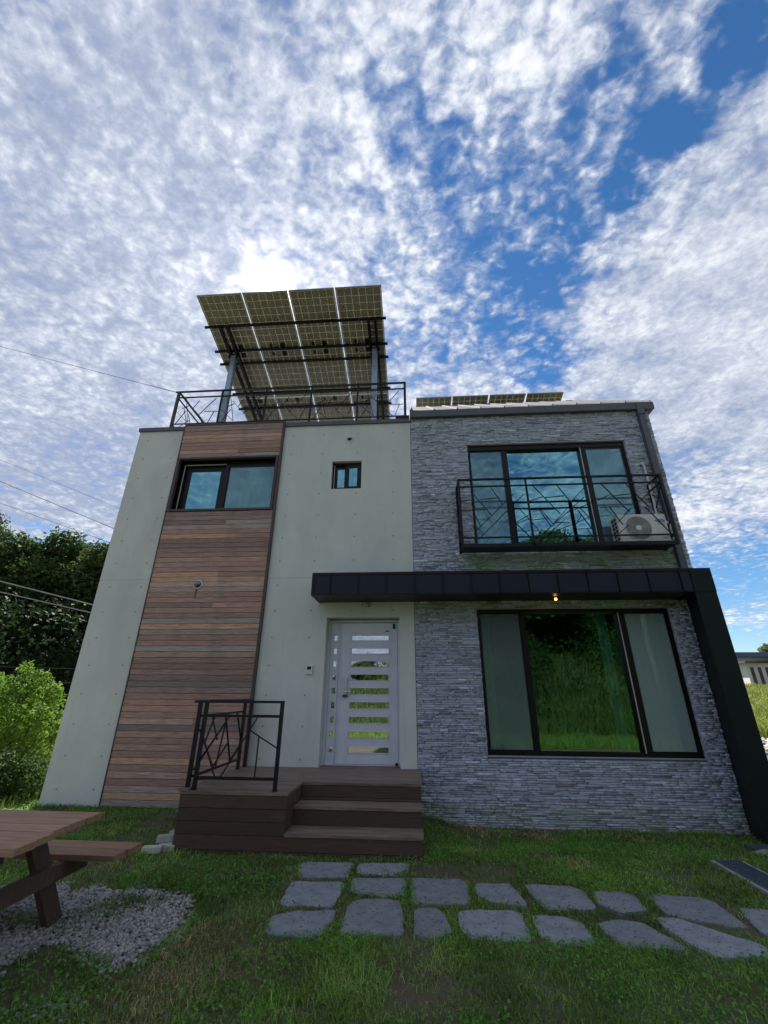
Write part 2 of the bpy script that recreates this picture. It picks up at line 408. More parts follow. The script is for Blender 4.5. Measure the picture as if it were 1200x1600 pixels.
class MB:
    def __init__(self):
        self.v = []
        self.f = []

    def box(self, x0, x1, y0, y1, z0, z1):
        n = len(self.v)
        self.v += [(x0, y0, z0), (x1, y0, z0), (x1, y1, z0), (x0, y1, z0), (x0, y0, z1), (x1, y0, z1), (x1, y1, z1), (x0, y1, z1)]
        self.f += [(n, n + 3, n + 2, n + 1), (n + 4, n + 5, n + 6, n + 7), (n, n + 1, n + 5, n + 4), (n + 1, n + 2, n + 6, n + 5), (n + 2, n + 3, n + 7, n + 6), (n + 3, n, n + 4, n + 7)]
        return self

    def bar(self, a, b, r, r2=None, sides=4, upv=None):
        """bar from a to b; square section when sides=4 (half sizes r, r2)"""
        a = Vector(a); b = Vector(b)
        d = (b - a)
        if d.length < 1e-6:
            return self
        d.normalize()
        u = Vector(upv) if upv else (Vector((0, 1, 0)) if abs(d.y) < 0.9 else Vector((0, 0, 1)))
        s = d.cross(u).normalized()
        t = s.cross(d).normalized()
        n = len(self.v)
        if sides == 4:
            r2 = r if r2 is None else r2
            offs = [(-r, -r2), (r, -r2), (r, r2), (-r, r2)]
            ra = rb = None
        else:
            offs = [(math.cos(2 * math.pi * i / sides), math.sin(2 * math.pi * i / sides)) for i in range(sides)]
        k = len(offs)
        for j, p in enumerate((a, b)):
            sc = 1 if sides == 4 else (r if j == 0 else (r if r2 is None else r2))
            for ox, oy in offs:
                self.v.append(tuple(p + s * ox * sc + t * oy * sc))
        for i in range(k):
            self.f.append((n + i, n + (i + 1) % k, n + k + (i + 1) % k, n + k + i))
        self.f.append(tuple(n + i for i in range(k))[::-1])
        self.f.append(tuple(n + k + i for i in range(k)))
        return self

    def tube(self, pts, r, sides=6):
        n0 = len(self.v)
        pts = [Vector(p) for p in pts]
        rs = r if isinstance(r, (list, tuple)) else [r] * len(pts)
        for i, p in enumerate(pts):
            d = (pts[min(i + 1, len(pts) - 1)] - pts[max(i - 1, 0)]).normalized()
            u = Vector((0.013, 0.021, 1)) if abs(d.z) < 0.9 else Vector((1, 0.01, 0.02))
            s = d.cross(u).normalized(); t = s.cross(d)
            for k in range(sides):
                a = 2 * math.pi * k / sides
                self.v.append(tuple(p + (s * math.cos(a) + t * math.sin(a)) * rs[i]))
        for i in range(len(pts) - 1):
            for k in range(sides):
                a = n0 + i * sides + k; b = n0 + i * sides + (k + 1) % sides
                self.f.append((a, b, b + sides, a + sides))
        self.f.append(tuple(n0 + k for k in range(sides))[::-1])
        self.f.append(tuple(n0 + (len(pts) - 1) * sides + k for k in range(sides)))
        return self

    def prism(self, poly, z0, z1, bev=0.0):
        """polygon (x, y) list, ccw, extruded from z0 to z1 with a bevelled top edge"""
        n = len(self.v)
        k = len(poly)
        cx = sum(p[0] for p in poly) / k; cy = sum(p[1] for p in poly) / k
        rings = [(1.0, z0), (1.0, z1 - bev)]
        if bev:
            rings += [(None, z1)]
        for s, z in rings:
            for x, y in poly:
                if s is None:
                    dx, dy = x - cx, y - cy
                    L = math.hypot(dx, dy)
                    self.v.append((x - dx / L * bev * 1.3, y - dy / L * bev * 1.3, z))
                else:
                    self.v.append((x, y, z))
        for r_ in range(len(rings) - 1):
            for i in range(k):
                a = n + r_ * k + i; b = n + r_ * k + (i + 1) % k
                self.f.append((a, b, b + k, a + k))
        self.f.append(tuple(n + i for i in range(k))[::-1])
        self.f.append(tuple(n + (len(rings) - 1) * k + i for i in range(k)))
        return self

    def disc(self, c, r, axis='y', sides=16, depth=0.0, sgn=-1):
        """cylinder with its cap facing sgn*axis at c, body going the other way by depth"""
        c = Vector(c)
        ax = {'x': Vector((1, 0, 0)), 'y': Vector((0, 1, 0)), 'z': Vector((0, 0, 1))}[axis]
        a = c; b = c - ax * sgn * max(depth, 1e-4)
        return self.bar(b, a, r, r, sides=sides)

    def ring(self, c, r0, r1, axis='y', sides=24, depth=0.01):
        c = Vector(c)
        n = len(self.v)
        for (rr, dy) in ((r0, 0), (r1, 0), (r1, depth), (r0, depth)):
            for i in range(sides):
                a = 2 * math.pi * i / sides
                if axis == 'y':
                    self.v.append((c.x + rr * math.cos(a), c.y + dy, c.z + rr * math.sin(a)))
                else:
                    self.v.append((c.x + rr * math.cos(a), c.y + rr * math.sin(a), c.z + dy))
        for q in range(4):
            for i in range(sides):
                a = n + q * sides + i; b = n + q * sides + (i + 1) % sides
                c2 = n + ((q + 1) % 4) * sides + (i + 1) % sides; d2 = n + ((q + 1) % 4) * sides + i
                self.f.append((a, b, c2, d2))
        return self

    def ball(self, c, r, seg=12, rings=8, sx=1, sy=1, sz=1):
        n = len(self.v)
        for j in range(rings + 1):
            th = math.pi * j / rings
            for i in range(seg):
                a = 2 * math.pi * i / seg
                self.v.append((c[0] + r * sx * math.sin(th) * math.cos(a), c[1] + r * sy * math.sin(th) * math.sin(a), c[2] + r * sz * math.cos(th)))
        for j in range(rings):
            for i in range(seg):
                a = n + j * seg + i; b = n + j * seg + (i + 1) % seg
                self.f.append((a, b, b + seg, a + seg))
        return self

    def mesh(self, name, material, smooth=False):
        me = bpy.data.meshes.new(name)
        me.from_pydata(self.v, [], self.f)
        me.materials.append(material)
        if smooth:
            me.polygons.foreach_set('use_smooth', [True] * len(me.polygons))
        me.update()
        return me


def part(name, mb, material, parent=None, kind=None, smooth=False, label=None, loc=None):
    me = mb.mesh(name, material, smooth) if isinstance(mb, MB) else mb
    o = bpy.data.objects.new(name, me)
    COL.objects.link(o)
    if loc:
        o.location = loc
    if parent:
        o.parent = parent
    if kind:
        o['kind'] = kind
    if label:
        o['label'] = label
    return o


def tag(o, label, cat, group=None):
    o['label'] = label
    o['category'] = cat
    if group:
        o['group'] = group
    return o


def thing(name, loc, label, cat, group=None):
    o = bpy.data.objects.new(name, None)
    o.empty_display_size = 0.1
    COL.objects.link(o)
    o.location = loc
    return tag(o, label, cat, group)


def attach(child, parent):
    """parent keeping world coordinates of a mesh built in world space"""
    child.parent = parent
    child.matrix_parent_inverse = Matrix.Translation(-parent.location) if parent.parent is None else parent.matrix_parent_inverse.copy()
    return child


def wpart(name, mb, material, parent, **k):
    """mesh in world coordinates, parented to a thing whose base is elsewhere"""
    off = Vector((0, 0, 0))
    p = parent
    while p is not None:
        off = off + p.location
        p = p.parent
    mb.v = [(a - off.x, b - off.y, c - off.z) for a, b, c in mb.v]
    return part(name, mb, material, parent, **k)


def vnoise(x, y, scale, seed=0):
    """smooth value noise for arrays"""
    g = np.random.default_rng(seed).random((64, 64))
    u = (x * scale) % 64; v = (y * scale) % 64
    i = np.floor(u).astype(int); j = np.floor(v).astype(int)
    fu = u - i; fv = v - j
    fu = fu * fu * (3 - 2 * fu); fv = fv * fv * (3 - 2 * fv)
    i1 = (i + 1) % 64; j1 = (j + 1) % 64
    i %= 64; j %= 64
    return (g[i, j] * (1 - fu) * (1 - fv) + g[i1, j] * fu * (1 - fv) + g[i, j1] * (1 - fu) * fv + g[i1, j1] * fu * fv)


def np_mesh(name, verts, faces_flat, sizes, material, tint=None, smooth=False):
    me = bpy.data.meshes.new(name)
    nv = len(verts)
    me.vertices.add(nv)
    me.vertices.foreach_set('co', np.ascontiguousarray(verts, dtype=np.float32).ravel())
    me.loops.add(len(faces_flat))
    me.loops.foreach_set('vertex_index', np.ascontiguousarray(faces_flat, dtype=np.int32))
    me.polygons.add(len(sizes))
    starts = np.concatenate([[0], np.cumsum(sizes)[:-1]]).astype(np.int32)
    me.polygons.foreach_set('loop_start', starts)
    me.polygons.foreach_set('loop_total', np.ascontiguousarray(sizes, dtype=np.int32))
    me.update(calc_edges=True)
    if smooth:
        me.polygons.foreach_set('use_smooth', np.ones(len(sizes), dtype=bool))
    me.materials.append(material)
    if tint is not None:
        at = me.attributes.new('tint', 'FLOAT_COLOR', 'POINT')
        c = np.ones((nv, 4), dtype=np.float32); c[:, :3] = tint
        at.data.foreach_set('color', c.ravel())
    return me


# ------------------------------------------------------------------ terrain
def sstep(a, b, x):
    t = np.clip((x - a) / (b - a), 0, 1)
    return t * t * (3 - 2 * t)


def terrain(x, y):
    x = np.asarray(x, float); y = np.asarray(y, float)
    d = np.hypot(x, y + 7.3)
    h = 2.1 * sstep(26, 62, d) * sstep(4, 12, x) * sstep(0, 10, y)
    h = h + 4.0 * sstep(22, 45, d) * sstep(-8, -20, x) * sstep(-5, 8, y)
    h = h + 8.5 * sstep(-15, -46, y) * sstep(-12, 11, x)
    h = h + 1.2 * sstep(-15, -40, y)
    h = h + sstep(60, 300, d) * 3
    h = h - .125 * sstep(.0, .7, x) * sstep(-1.75, -.45, y) * (1 - sstep(6, 9, x)) * (1 - sstep(7, 10, y))
    return h


def make_ground():
    a = np.concatenate([-np.geomspace(900, 12, 40), np.linspace(-11.5, 11.5, 70), np.geomspace(12, 900, 40)])
    xs, ys = np.meshgrid(a, a + 0.0, indexing='ij')
    z = terrain(xs, ys)
    near = np.exp(-(np.hypot(xs, ys + 3) / 12) ** 2)
    z = z - 0.012 + near * 0.02 * (vnoise(xs + 50, ys + 50, 1.3, 3) - .5)
    v = np.stack([xs.ravel(), ys.ravel(), z.ravel()], 1)
    n = len(a)
    i, j = np.meshgrid(np.arange(n - 1), np.arange(n - 1), indexing='ij')
    q = np.stack([i * n + j, (i + 1) * n + j, (i + 1) * n + j + 1, i * n + j + 1], -1).reshape(-1, 4)
    g = mat('ground_soil', (.105, .080, .052), .95, (.060, .052, .030), 2.2, 7, bump=.5, bscale=30,
            stain=[((.06, .10, .026), 0.6, .46, .62, (1, 1, 1)), ((.15, .125, .08), 5, .6, .8, (1, 1, 1))])
    me = np_mesh('ground', v, q.ravel(), np.full(len(q), 4), g, smooth=True)
    o = bpy.data.objects.new('ground', me)
    COL.objects.link(o)
    o['kind'] = 'structure'


make_ground()

# ------------------------------------------------------------------ the house
house = thing('house', (0, 0, 0), 'two-storey house clad in pale concrete, reddish wood planks and grey ledge stone', 'house')
H = 6.676          # top of concrete, flashing above
XL, XW0, XW1, XC, XR = -5.752, -4.752, -2.63, 0.0, 4.50


def wall_boxes(mb, x0, x1, z0, z1, holes, y0, y1):
    xs = sorted({x0, x1, *[h[0] for h in holes], *[h[1] for h in holes]})
    xs = [x for x in xs if x0 <= x <= x1]
    for a, b in zip(xs[:-1], xs[1:]):
        zs = [(h[2], h[3]) for h in holes if h[0] < (a + b) / 2 < h[1]]
        zs.sort()
        z = z0
        for p, q in zs:
            p = max(p, z0); q = min(q, z1)
            if q <= z0 or p >= z1:
                continue
            if p > z:
                mb.box(a, b, y0, y1, z, p)
            z = max(z, q)
        if z < z1:
            mb.box(a, b, y0, y1, z, z1)
    return mb


DOOR = (-1.489, -0.254, .50, 2.765)
SMALL = (-1.562, -0.973, 5.209, 5.82)
MAIN = (1.035, 4.135, .733, 2.893)
UPW = (1.101, 4.108, 3.982, 6.10)
WOODW = (-4.70, -2.70, 4.83, 5.945)
SEAM = 3.462
# concrete: two lifts of formwork with a 4 mm joint
for (z0, z1) in ((-.3, SEAM - .002), (SEAM + .002, H)):
    part('concrete_wall', wall_boxes(MB(), XL, XW0, z0, z1, [], 0, .25), CONC, house)
    part('concrete_wall', wall_boxes(MB(), XW1 + .0, XC - .002, z0, z1, [DOOR, SMALL], 0, .25), CONC, house)
mb = MB()
wall_boxes(mb, XW0, XW1, -.3, H, [(WOODW[0] + .0, WOODW[1], WOODW[2], WOODW[3])], .03, .25)
part('cladding_backing', mb, MORT, house)
mb = MB().box(XL, XL + .25, .25, 7.2, -.3, H)
mb.box(XL + .25, 4.69, 6.95, 7.2, -.3, H)
mb.box(4.44, 4.69, .25, 6.95, -.3, 6.9)
part('outer_wall', mb, CONC, house)
mb = MB().box(XL + .25, 4.44, .25, 6.95, 3.25, 3.45).box(XL + .25, 4.44, .25, 6.95, .02, .2)
part('floor_slab', mb, DARKIN, house)
mb = MB().box(XL + .25, 4.44, 3.2, 3.3, .2, 3.25).box(XL + .25, 4.44, 3.2, 3.3, 3.45, 6.6).box(-.1, .0, .25, 3.2, .2, 3.25).box(-.1, 0, .25, 3.2, 3.45, 6.6).box(-2.6, -2.5, .25, 3.2, .2, 6.6)
part('inner_wall', mb, DARKIN, house)
part('flat_roof', MB().box(XL, -.005, .02, 7.2, H + .002, H + .07), GREYM, house)
for a, b in ((XL - .02, XW0 - .004), (XW1 + .05, -.01)):
    part('parapet_flashing', MB().box(a, b, -.035, .3, H + .001, H + .085), GREYM, house)

# wood cladding planks
clad_trim = MB()
clad_trim.box(XW1 - .01, XW1 + .035, -.055, .0, .30, 6.80)
clad_trim.box(XW0 - .012, XW0 + .004, -.05, .0, .0, 6.76)
clad_trim.box(XW0, XW1, -.052, .2, 6.762, 6.80)
cladding = part('wood_cladding', clad_trim, TRIMW, house)
PZ = 0.0919
plank_cache = {}


def plank_mesh(L, h, t, y0, material, name='plank', key=None):
    k = (round(L, 3), round(h, 4), material.name, random.randrange(3) if key is None else key)
    if k in plank_cache:
        return plank_cache[k]
    mb = MB()
    b = .003
    # front face with bevelled long edges
    v = [(0, -t + b, 0), (0, -t, b), (0, -t, h - b), (0, -t + b, h), (0, 0, h), (0, 0, 0)]
    for x in (0, L):
        for p in v:
            mb.v.append((x, p[1], p[2]))
    for i in range(6):
        mb.f.append((i, (i + 1) % 6, 6 + (i + 1) % 6, 6 + i))
    mb.f.append(tuple(range(6))[::-1]); mb.f.append(tuple(range(6, 12)))
    me = mb.mesh(name, material)
    plank_cache[k] = me
    return me


i = 0
z = 0.004
while z < 6.74:
    h = PZ
    segs = []
    inwin = (z + h > WOODW[2] - .03 and z < WOODW[3] + .03)
    if not inwin:
        r_ = random.random()
        full = XW1 - XW0 - .014
        if r_ < .28:
            c = random.choice((.58, .66, .72)) * full
            segs = [(XW0 + .004, c - .002), (XW0 + .004 + c, full - c)]
        else:
            segs = [(XW0 + .004, full)]
    for x0, L in segs:
        dy = random.choice((0, .002, .004))
        o = part('plank', plank_mesh(L, h - .005, .022, 0, WOODP), WOODP, cladding, loc=(x0, -.016 - dy, z))
    z += PZ
    i += 1
mb = MB()
for xx in (-4.55, -3.85, -3.15, -2.75):
    zz_ = .05
    while zz_ < 6.7:
        if not (4.7 < zz_ < 6.05):
            mb.disc((xx + random.uniform(-.01, .01), -.0395 - .004, zz_), .004, 'y', 5, .003)
        zz_ += PZ
part('screw_head', mb, STEEL, cladding, kind='stuff')

# tie holes of the formwork
mb = MB()
mc = MB()
rows = [0.206 + .4464 * k for k in range(15)]
for k, zr in enumerate(rows):
    for xh in (-5.528, -4.93):
        mb.ring((xh, -.002, zr), .010, .016, 'y', 10, .004); mc.disc((xh, -.0012, zr), .011, 'y', 10, .003)
    for xh in (-2.41, -1.775, -1.067, -.355):
        if DOOR[0] - .05 < xh < DOOR[1] + .05 and zr < DOOR[3] + .05:
            continue
        if SMALL[0] - .05 < xh < SMALL[1] + .05 and SMALL[2] - .05 < zr < SMALL[3] + .05:
            continue
        if zr < .55:
            continue
        mb.ring((xh, -.002, zr), .010, .016, 'y', 10, .004); mc.disc((xh, -.0012, zr), .011, 'y', 10, .003)
part('tie_hole_rim', mb, CONC_D, house, kind='stuff')
part('tie_hole', mc, HOLE, house, kind='stuff')

# ------------------------------------------------------------------ stone veneer
sw = MB()
wall_boxes(sw, XC + .002, XR + .19, -.3, 6.75, [MAIN, UPW], .012, .25)
stone_wall = part('stone_wall', sw, MORT, house)
stones = []
z = -.20
holes = (MAIN, UPW)
course = 0
while z < 6.74:
    h = random.choice((.020, .025, .030, .030, .036))
    x = XC + .004 - random.random() * .1
    while x < XR + .185:
        L = random.choice((.07, .10, .13, .16, .2, .26, .12)) * random.uniform(.85, 1.15)
        a = max(x, XC + .004); b = min(x + L, XR + .186)
        x += L
        pieces = [(a, b)]
        for hx0, hx1, hz0, hz1 in holes:
            if z + h > hz0 and z < hz1:
                np_ = []
                for p, q in pieces:
                    if q <= hx0 or p >= hx1:
                        np_.append((p, q))
                    else:
                        if p < hx0: np_.append((p, hx0))
                        if q > hx1: np_.append((hx1, q))
                pieces = np_
        for p, q in pieces:
            if q - p > .02:
                stones.append((p, q, z, z + h))
    z += h
    course += 1


def stone_geo(p, q, z0, z1, rng):
    d = rng.choice((.004, .007, .010, .014, .020))
    g = .0016
    p += g; q -= g; z0 += g * .7; z1 -= g * .7
    yb = .014
    e = .003
    y = [-d + rng.uniform(-.004, .004) for _ in range(4)]
    v = [(p, yb, z0), (q, yb, z0), (q, yb, z1), (p, yb, z1),
         (p + e * rng.random(), y[0], z0 + e * rng.random()), (q - e * rng.random(), y[1], z0 + e * rng.random()),
         (q - e * rng.random(), y[2], z1 - e * rng.random()), (p + e * rng.random(), y[3], z1 - e * rng.random()),
         ((p + q) / 2 + rng.uniform(-.3, .3) * (q - p), -d - rng.uniform(-.003, .006), (z0 + z1) / 2)]
    f = [(0, 1, 5, 4), (1, 2, 6, 5), (2, 3, 7, 6), (3, 0, 4, 7), (4, 5, 8), (5, 6, 8), (6, 7, 8), (7, 4, 8)]
    t = rng.uniform(.78, 1.15)
    if rng.random() < .06:
        t *= 1.35
    if rng.random() < .08:
        t *= .62
    c = (t * rng.uniform(.94, 1.04), t, t * rng.uniform(.97, 1.10))
    # algae that has grown on the damp stones below the balcony, under the canopy and at the foot of the wall
    al = 0.0
    if 3.4 < z0 < 3.84 and .8 < p < 4.4:
        al = .75 - .5 * abs(z0 - 3.6) / .24
    elif 2.86 < z0 < 3.05:
        al = .5
    elif z0 < .12:
        al = .35
    al = max(0, min(1, al * (.4 + 1.1 * abs(math.sin(p * 3.1 + 1.3) * math.sin(p * 7.7 + z0 * 5)) + rng.uniform(-.15, .15))))
    c = (c[0] * (1 - .42 * al), c[1] * (1 - .22 * al), c[2] * (1 - .66 * al))
    return v, f, c


# the pieces that show largest: close to the ground-floor window and large
def size_key(s):
    cx = (s[0] + s[1]) / 2; cz = (s[2] + s[3]) / 2
    d2 = cx * cx + 7.27 ** 2 + (cz - 1.58) ** 2
    return -(s[1] - s[0]) * (s[3] - s[2]) / d2


order = sorted(range(len(stones)), key=lambda k: size_key(stones[k]))
single = set(order[:300])
V = []; F = []; SZ = []; TI = []
for k, s in enumerate(stones):
    v, f, c = stone_geo(*s, random)
    if k in single:
        me = bpy.data.meshes.new('stone')
        ox, oz = s[0], s[2]
        me.from_pydata([(a - ox, b, cc - oz) for a, b, cc in v], [], f)
        at = me.attributes.new('tint', 'FLOAT_COLOR', 'POINT')
        at.data.foreach_set('color', [q for _ in v for q in (*c, 1)])
        me.materials.append(STONE)
        o = part('stone', me, STONE, stone_wall, loc=(ox, 0, oz))
    else:
        n = len(V)
        V += v
        for ff in f:
            F += [n + q for q in ff]; SZ.append(len(ff))
        TI += [c] * len(v)
me = np_mesh('stone_pieces', np.array(V), F, SZ, STONE, np.array(TI))
part('stone_pieces', me, STONE, stone_wall, kind='stuff')
# stone returns inside the openings
mb = MB()
for hx0, hx1, hz0, hz1 in holes:
    zz_ = hz0
    while zz_ < hz1 - .01:
        hh = min(random.choice((.03, .036, .042)), hz1 - zz_)
        dd_ = random.uniform(.002, .012)
        mb.box(hx1 - dd_, hx1 + .004, -.008, .10, zz_, zz_ + hh - .002)
        mb.box(hx0 - .004, hx0 + dd_, -.008, .10, zz_, zz_ + hh - .002)
        zz_ += hh
    mb.box(hx0, hx1, -.012, .10, hz1 - .006, hz1 + .003)
    mb.box(hx0, hx1, -.016, .10, hz0 - .003, hz0 + .012)
V2 = mb
me = V2.mesh('stone_return', STONE)
at = me.attributes.new('tint', 'FLOAT_COLOR', 'POINT')
c = np.ones((len(me.vertices), 4), dtype=np.float32)
c[:, :3] = np.repeat(NR.uniform(.7, 1.15, (len(me.vertices) // 8, 1)), 8, axis=0).repeat(3, axis=1)
at.data.foreach_set('color', c.ravel())
part('stone_return', me, STONE, stone_wall, kind='stuff')

# ------------------------------------------------------------------ windows


def rect_frame(mb, x0, x1, z0, z1, w_, y0, y1, wt=None, wb=None):
    wt = wt or w_; wb = wb or w_
    mb.box(x0, x1, y0, y1, z1 - wt, z1)
    mb.box(x0, x1, y0, y1, z0, z0 + wb)
    mb.box(x0, x0 + w_, y0, y1, z0 + wb, z1 - wt)
    mb.box(x1 - w_, x1, y0, y1, z0 + wb, z1 - wt)
    return mb


def pane(win, x0, x1, z0, z1, y, material, label=None, name='pane'):
    return part(name, MB().box(x0, x1, y, y + .008, z0, z1), material, win, label=label)


def curtain(win, x0, x1, z0, z1, y, material=CURT, folds=9, amp=.025, label=None):
    mb = MB()
    n = folds * 6
    for i in range(n + 1):
        t = i / n
        yy = y + amp * math.sin(t * folds * 2 * math.pi) + amp * .3 * math.sin(t * 17)
        x = x0 + (x1 - x0) * t
        mb.v += [(x, yy, z0), (x, yy, z1)]
    for i in range(n):
        a = 2 * i
        mb.f.append((a, a + 2, a + 3, a + 1))
    return part('curtain', mb, material, win, smooth=True, label=label)


# ground-floor picture window
x0, x1, z0, z1 = MAIN
mb = MB()
rect_frame(mb, x0 + .012, x1 - .014, z0 + .012, z1 - .008, .035, .03, .16, wt=.05, wb=.05)
mb.box(1.752, 1.83, .055, .15, z0 + .06, z1 - .058)
mb.box(3.318, 3.41, .045, .15, z0 + .06, z1 - .058)
rect_frame(mb, x0 + .045, 1.752, z0 + .062, z1 - .058, .022, .065, .11)
rect_frame(mb, 3.41, x1 - .047, z0 + .062, z1 - .058, .028, .05, .095)
win = part('ground_floor_window', mb, FRAME, house, label='wide black-framed window with green reflections')
pane(win, x0 + .06, 1.757, z0 + .07, z1 - .07, .085, GLASS_G)
pane(win, 1.825, 3.325, z0 + .055, z1 - .055, .12, GLASS_G)
pane(win, 3.43, x1 - .07, z0 + .08, z1 - .075, .075, GLASS_G)
part('gasket', MB().box(3.325, 3.339, .036, .05, z0 + .05, z1 - .06), CREAM, win)
part('insect_screen', MB().box(3.43, x1 - .07, .062, .064, z0 + .08, z1 - .075), screen_mat('white_screen', (.46, .58, .57), .34), win)
part('insect_screen', MB().box(x0 + .06, 1.757, .072, .074, z0 + .07, z1 - .07), SCREEN, win)
curtain(win, 3.05, 3.22, .35, 2.85, .26, folds=2)
curtain(win, 3.42, 4.25, .35, 2.85, .26, folds=7)
curtain(win, 1.0, 1.27, .35, 2.85, .26, folds=3)

# upper window behind the balcony
x0, x1, z0, z1 = UPW
mb = MB()
rect_frame(mb, x0 + .012, x1 - .014, z0 + .012, z1 - .008, .035, .04, .16, wt=.10, wb=.03)
mb.box(1.785, 1.872, .06, .15, z0 + .04, z1 - .107)
mb.box(3.262, 3.345, .05, .15, z0 + .04, z1 - .107)
rect_frame(mb, 3.345, x1 - .047, z0 + .042, z1 - .108, .03, .055, .10)
rect_frame(mb, x0 + .047, 1.785, z0 + .042, z1 - .108, .02, .065, .11)
win = part('upper_window', mb, FRAME, house, label='wide black-framed upper window reflecting blue sky')
pane(win, x0 + .06, 1.79, z0 + .05, z1 - .12, .085, GLASS_B)
pane(win, 1.868, 3.27, z0 + .035, z1 - .10, .12, GLASS_B)
pane(win, 3.37, x1 - .07, z0 + .06, z1 - .13, .075, GLASS_B)
part('gasket', MB().box(3.262, 3.276, .038, .055, z0 + .03, z1 - .11), CREAM, win)
part('insect_screen', MB().box(3.37, x1 - .07, .062, .064, z0 + .06, z1 - .13), SCREEN, win)
part('insect_screen', MB().box(x0 + .06, 1.79, .072, .074, z0 + .05, z1 - .12), SCREEN, win)
curtain(win, 1.1, 1.85, 3.5, 6.0, .26, BLINDM, folds=6)
curtain(win, 3.4, 4.2, 3.5, 6.0, .26, BLINDM, folds=6)

# window in the wood cladding
x0, x1, z0, z1 = WOODW
mb = MB()
mb.box(x0 - .045, x0, -.052, .2, z0 - .04, z1 + .04).box(x1, x1 + .045, -.052, .2, z0 - .04, z1 + .04)
mb.box(x0, x1, -.052, .2, z1, z1 + .04).box(x0, x1, -.058, .2, z0 - .04, z0)
win_box = part('wood_window_casing', mb, TRIMW, cladding)
mb = MB()
rect_frame(mb, x0 + .002, x1 - .002, z0 + .002, z1 - .002, .05, .10, .24, wt=.06, wb=.02)
mb.box(-3.77, -3.70, .09, .2, z0 + .022, z1 - .062)
rect_frame(mb, x0 + .055, -3.77, z0 + .022, z1 - .062, .12, .155, .2, wt=.12, wb=.02)
rect_frame(mb, -3.70, x1 - .052, z0 + .022, z1 - .062, .014, .105, .15, wt=.07, wb=.02)
win = part('wood_panel_window', mb, FRAME, house, label='sliding window framed in black within the wood cladding')
pane(win, x0 + .16, -3.775, z0 + .035, z1 - .17, .17, GLASS_B)
pane(win, -3.692, x1 - .06, z0 + .035, z1 - .125, .12, GLASS_B)
mb = MB().box(x0 + .052, x0 + .064, .085, .105, z0 + .02, z1 - .06).box(x0 + .065, -3.77, .085, .105, z1 - .074, z1 - .061)
part('gasket', mb, CREAM, win)
part('insect_screen', MB().box(-3.692, x1 - .06, .108, .110, z0 + .035, z1 - .125), SCREEN, win)
curtain(win, x0 + .05, -2.7, 4.7, 5.9, .32, BLINDM, folds=12)

# little square window
x0, x1, z0, z1 = SMALL
mb = MB()
rect_frame(mb, x0 + .002, x1 - .002, z0 + .002, z1 - .002, .035, .08, .2, wt=.045, wb=.03)
rect_frame(mb, x0 + .04, -1.27, z0 + .035, z1 - .05, .055, .13, .17)
rect_frame(mb, -1.285, x1 - .04, z0 + .035, z1 - .05, .055, .085, .125)
win = part('little_window', mb, FRAME, house, label='small square black window in the concrete')
pane(win, x0 + .09, -1.32, z0 + .085, z1 - .10, .145, GLASS_B)
pane(win, -1.235, x1 - .09, z0 + .085, z1 - .10, .10, GLASS_B)
part('gasket', MB().box(x0 + .039, x0 + .048, .07, .082, z0 + .03, z1 - .05), CREAM, win)
curtain(win, x0 + .05, -1.2, 5.1, 5.9, .3, BLINDM, folds=3)

# ------------------------------------------------------------------ front door
YD = .20
mb = MB()
rect_frame(mb, -1.478, -.258, .557, 2.75, .035, YD, YD + .1, wt=.04, wb=.012)
mb.box(-1.487, -1.479, YD - .012, YD + .02, .557, 2.75)
door_frame = part('door_frame', mb, DOORM, house, label='pale grey metal frame around the front door')
NW = 9
gz = [(2.495 - k * .2118, 2.413 - k * .2118) for k in range(NW)]
gz = [(2.495, 2.413), (2.284, 2.196), (2.076, 1.988), (1.866, 1.778), (1.658, 1.569), (1.447, 1.355), (1.234, 1.144), (1.024, .934), (.806, .727)]
mb = MB()
wall_boxes(mb, -1.44, -1.296, .57, 2.708, [(-1.388, -1.328, b, a) for a, b in gz], YD + .02, YD + .07)
mb.box(-1.296, -1.282, YD + .03, YD + .07, .57, 2.708)
side = part('door_side_panel', mb, DOORM, house, label='narrow grey-white panel with nine small glass slots')
for a, b in gz:
    pane(side, -1.388, -1.328, b, a, YD + .045, GLASS_D)
mb = MB()
wall_boxes(mb, -1.278, -.298, .575, 2.70, [(-1.08, -.445, b, a) for a, b in gz], YD + .012, YD + .06)
leaf = part('front_door', mb, DOORM, house, label='grey-white front door with nine horizontal glass slots')
mb = MB()
for a, b in gz:
    rect_frame(mb, -1.088, -.437, b - .008, a + .008, .008, YD + .004, YD + .02)
for zb in [(gz[k][1] + gz[k + 1][0]) / 2 for k in range(8)]:
    mb.box(-1.088, -.437, YD + .0085, YD + .013, zb + .022, zb + .026)
    mb.box(-1.088, -.437, YD + .0085, YD + .013, zb - .026, zb - .022)
for xx in (-1.25, -1.112, -.42):
    mb.box(xx, xx + .006, YD + .007, YD + .014, .60, 2.68)
mb.box(-1.278, -1.262, YD + .003, YD + .02, .575, 2.70)
part('moulding', mb, DOORM, leaf)
for a, b in gz:
    pane(leaf, -1.08, -.445, b, a, YD + .035, GLASS_D)
mb = MB().box(-1.19, -1.125, YD - .022, YD + .02, 1.56, 1.82)
part('lock_plate', mb, STEEL, leaf)
mb = MB().bar((-1.16, YD - .05, 1.60), (-1.055, YD - .05, 1.60), .010, sides=8).bar((-1.16, YD - .055, 1.60), (-1.16, YD, 1.60), .012, sides=8)
part('handle', mb, STEEL, leaf)
part('lock_body', MB().box(-1.195, -1.12, YD - .035, YD + .011, 1.525, 1.557), mat('lock_black', (.03, .03, .03), .3), leaf)
mb = MB().box(-.375, -.335, YD - .02, YD + .02, 2.60, 2.68).box(-.34, -.30, YD - .015, YD + .01, .565, .60)
part('hinge', mb, FRAME, leaf)
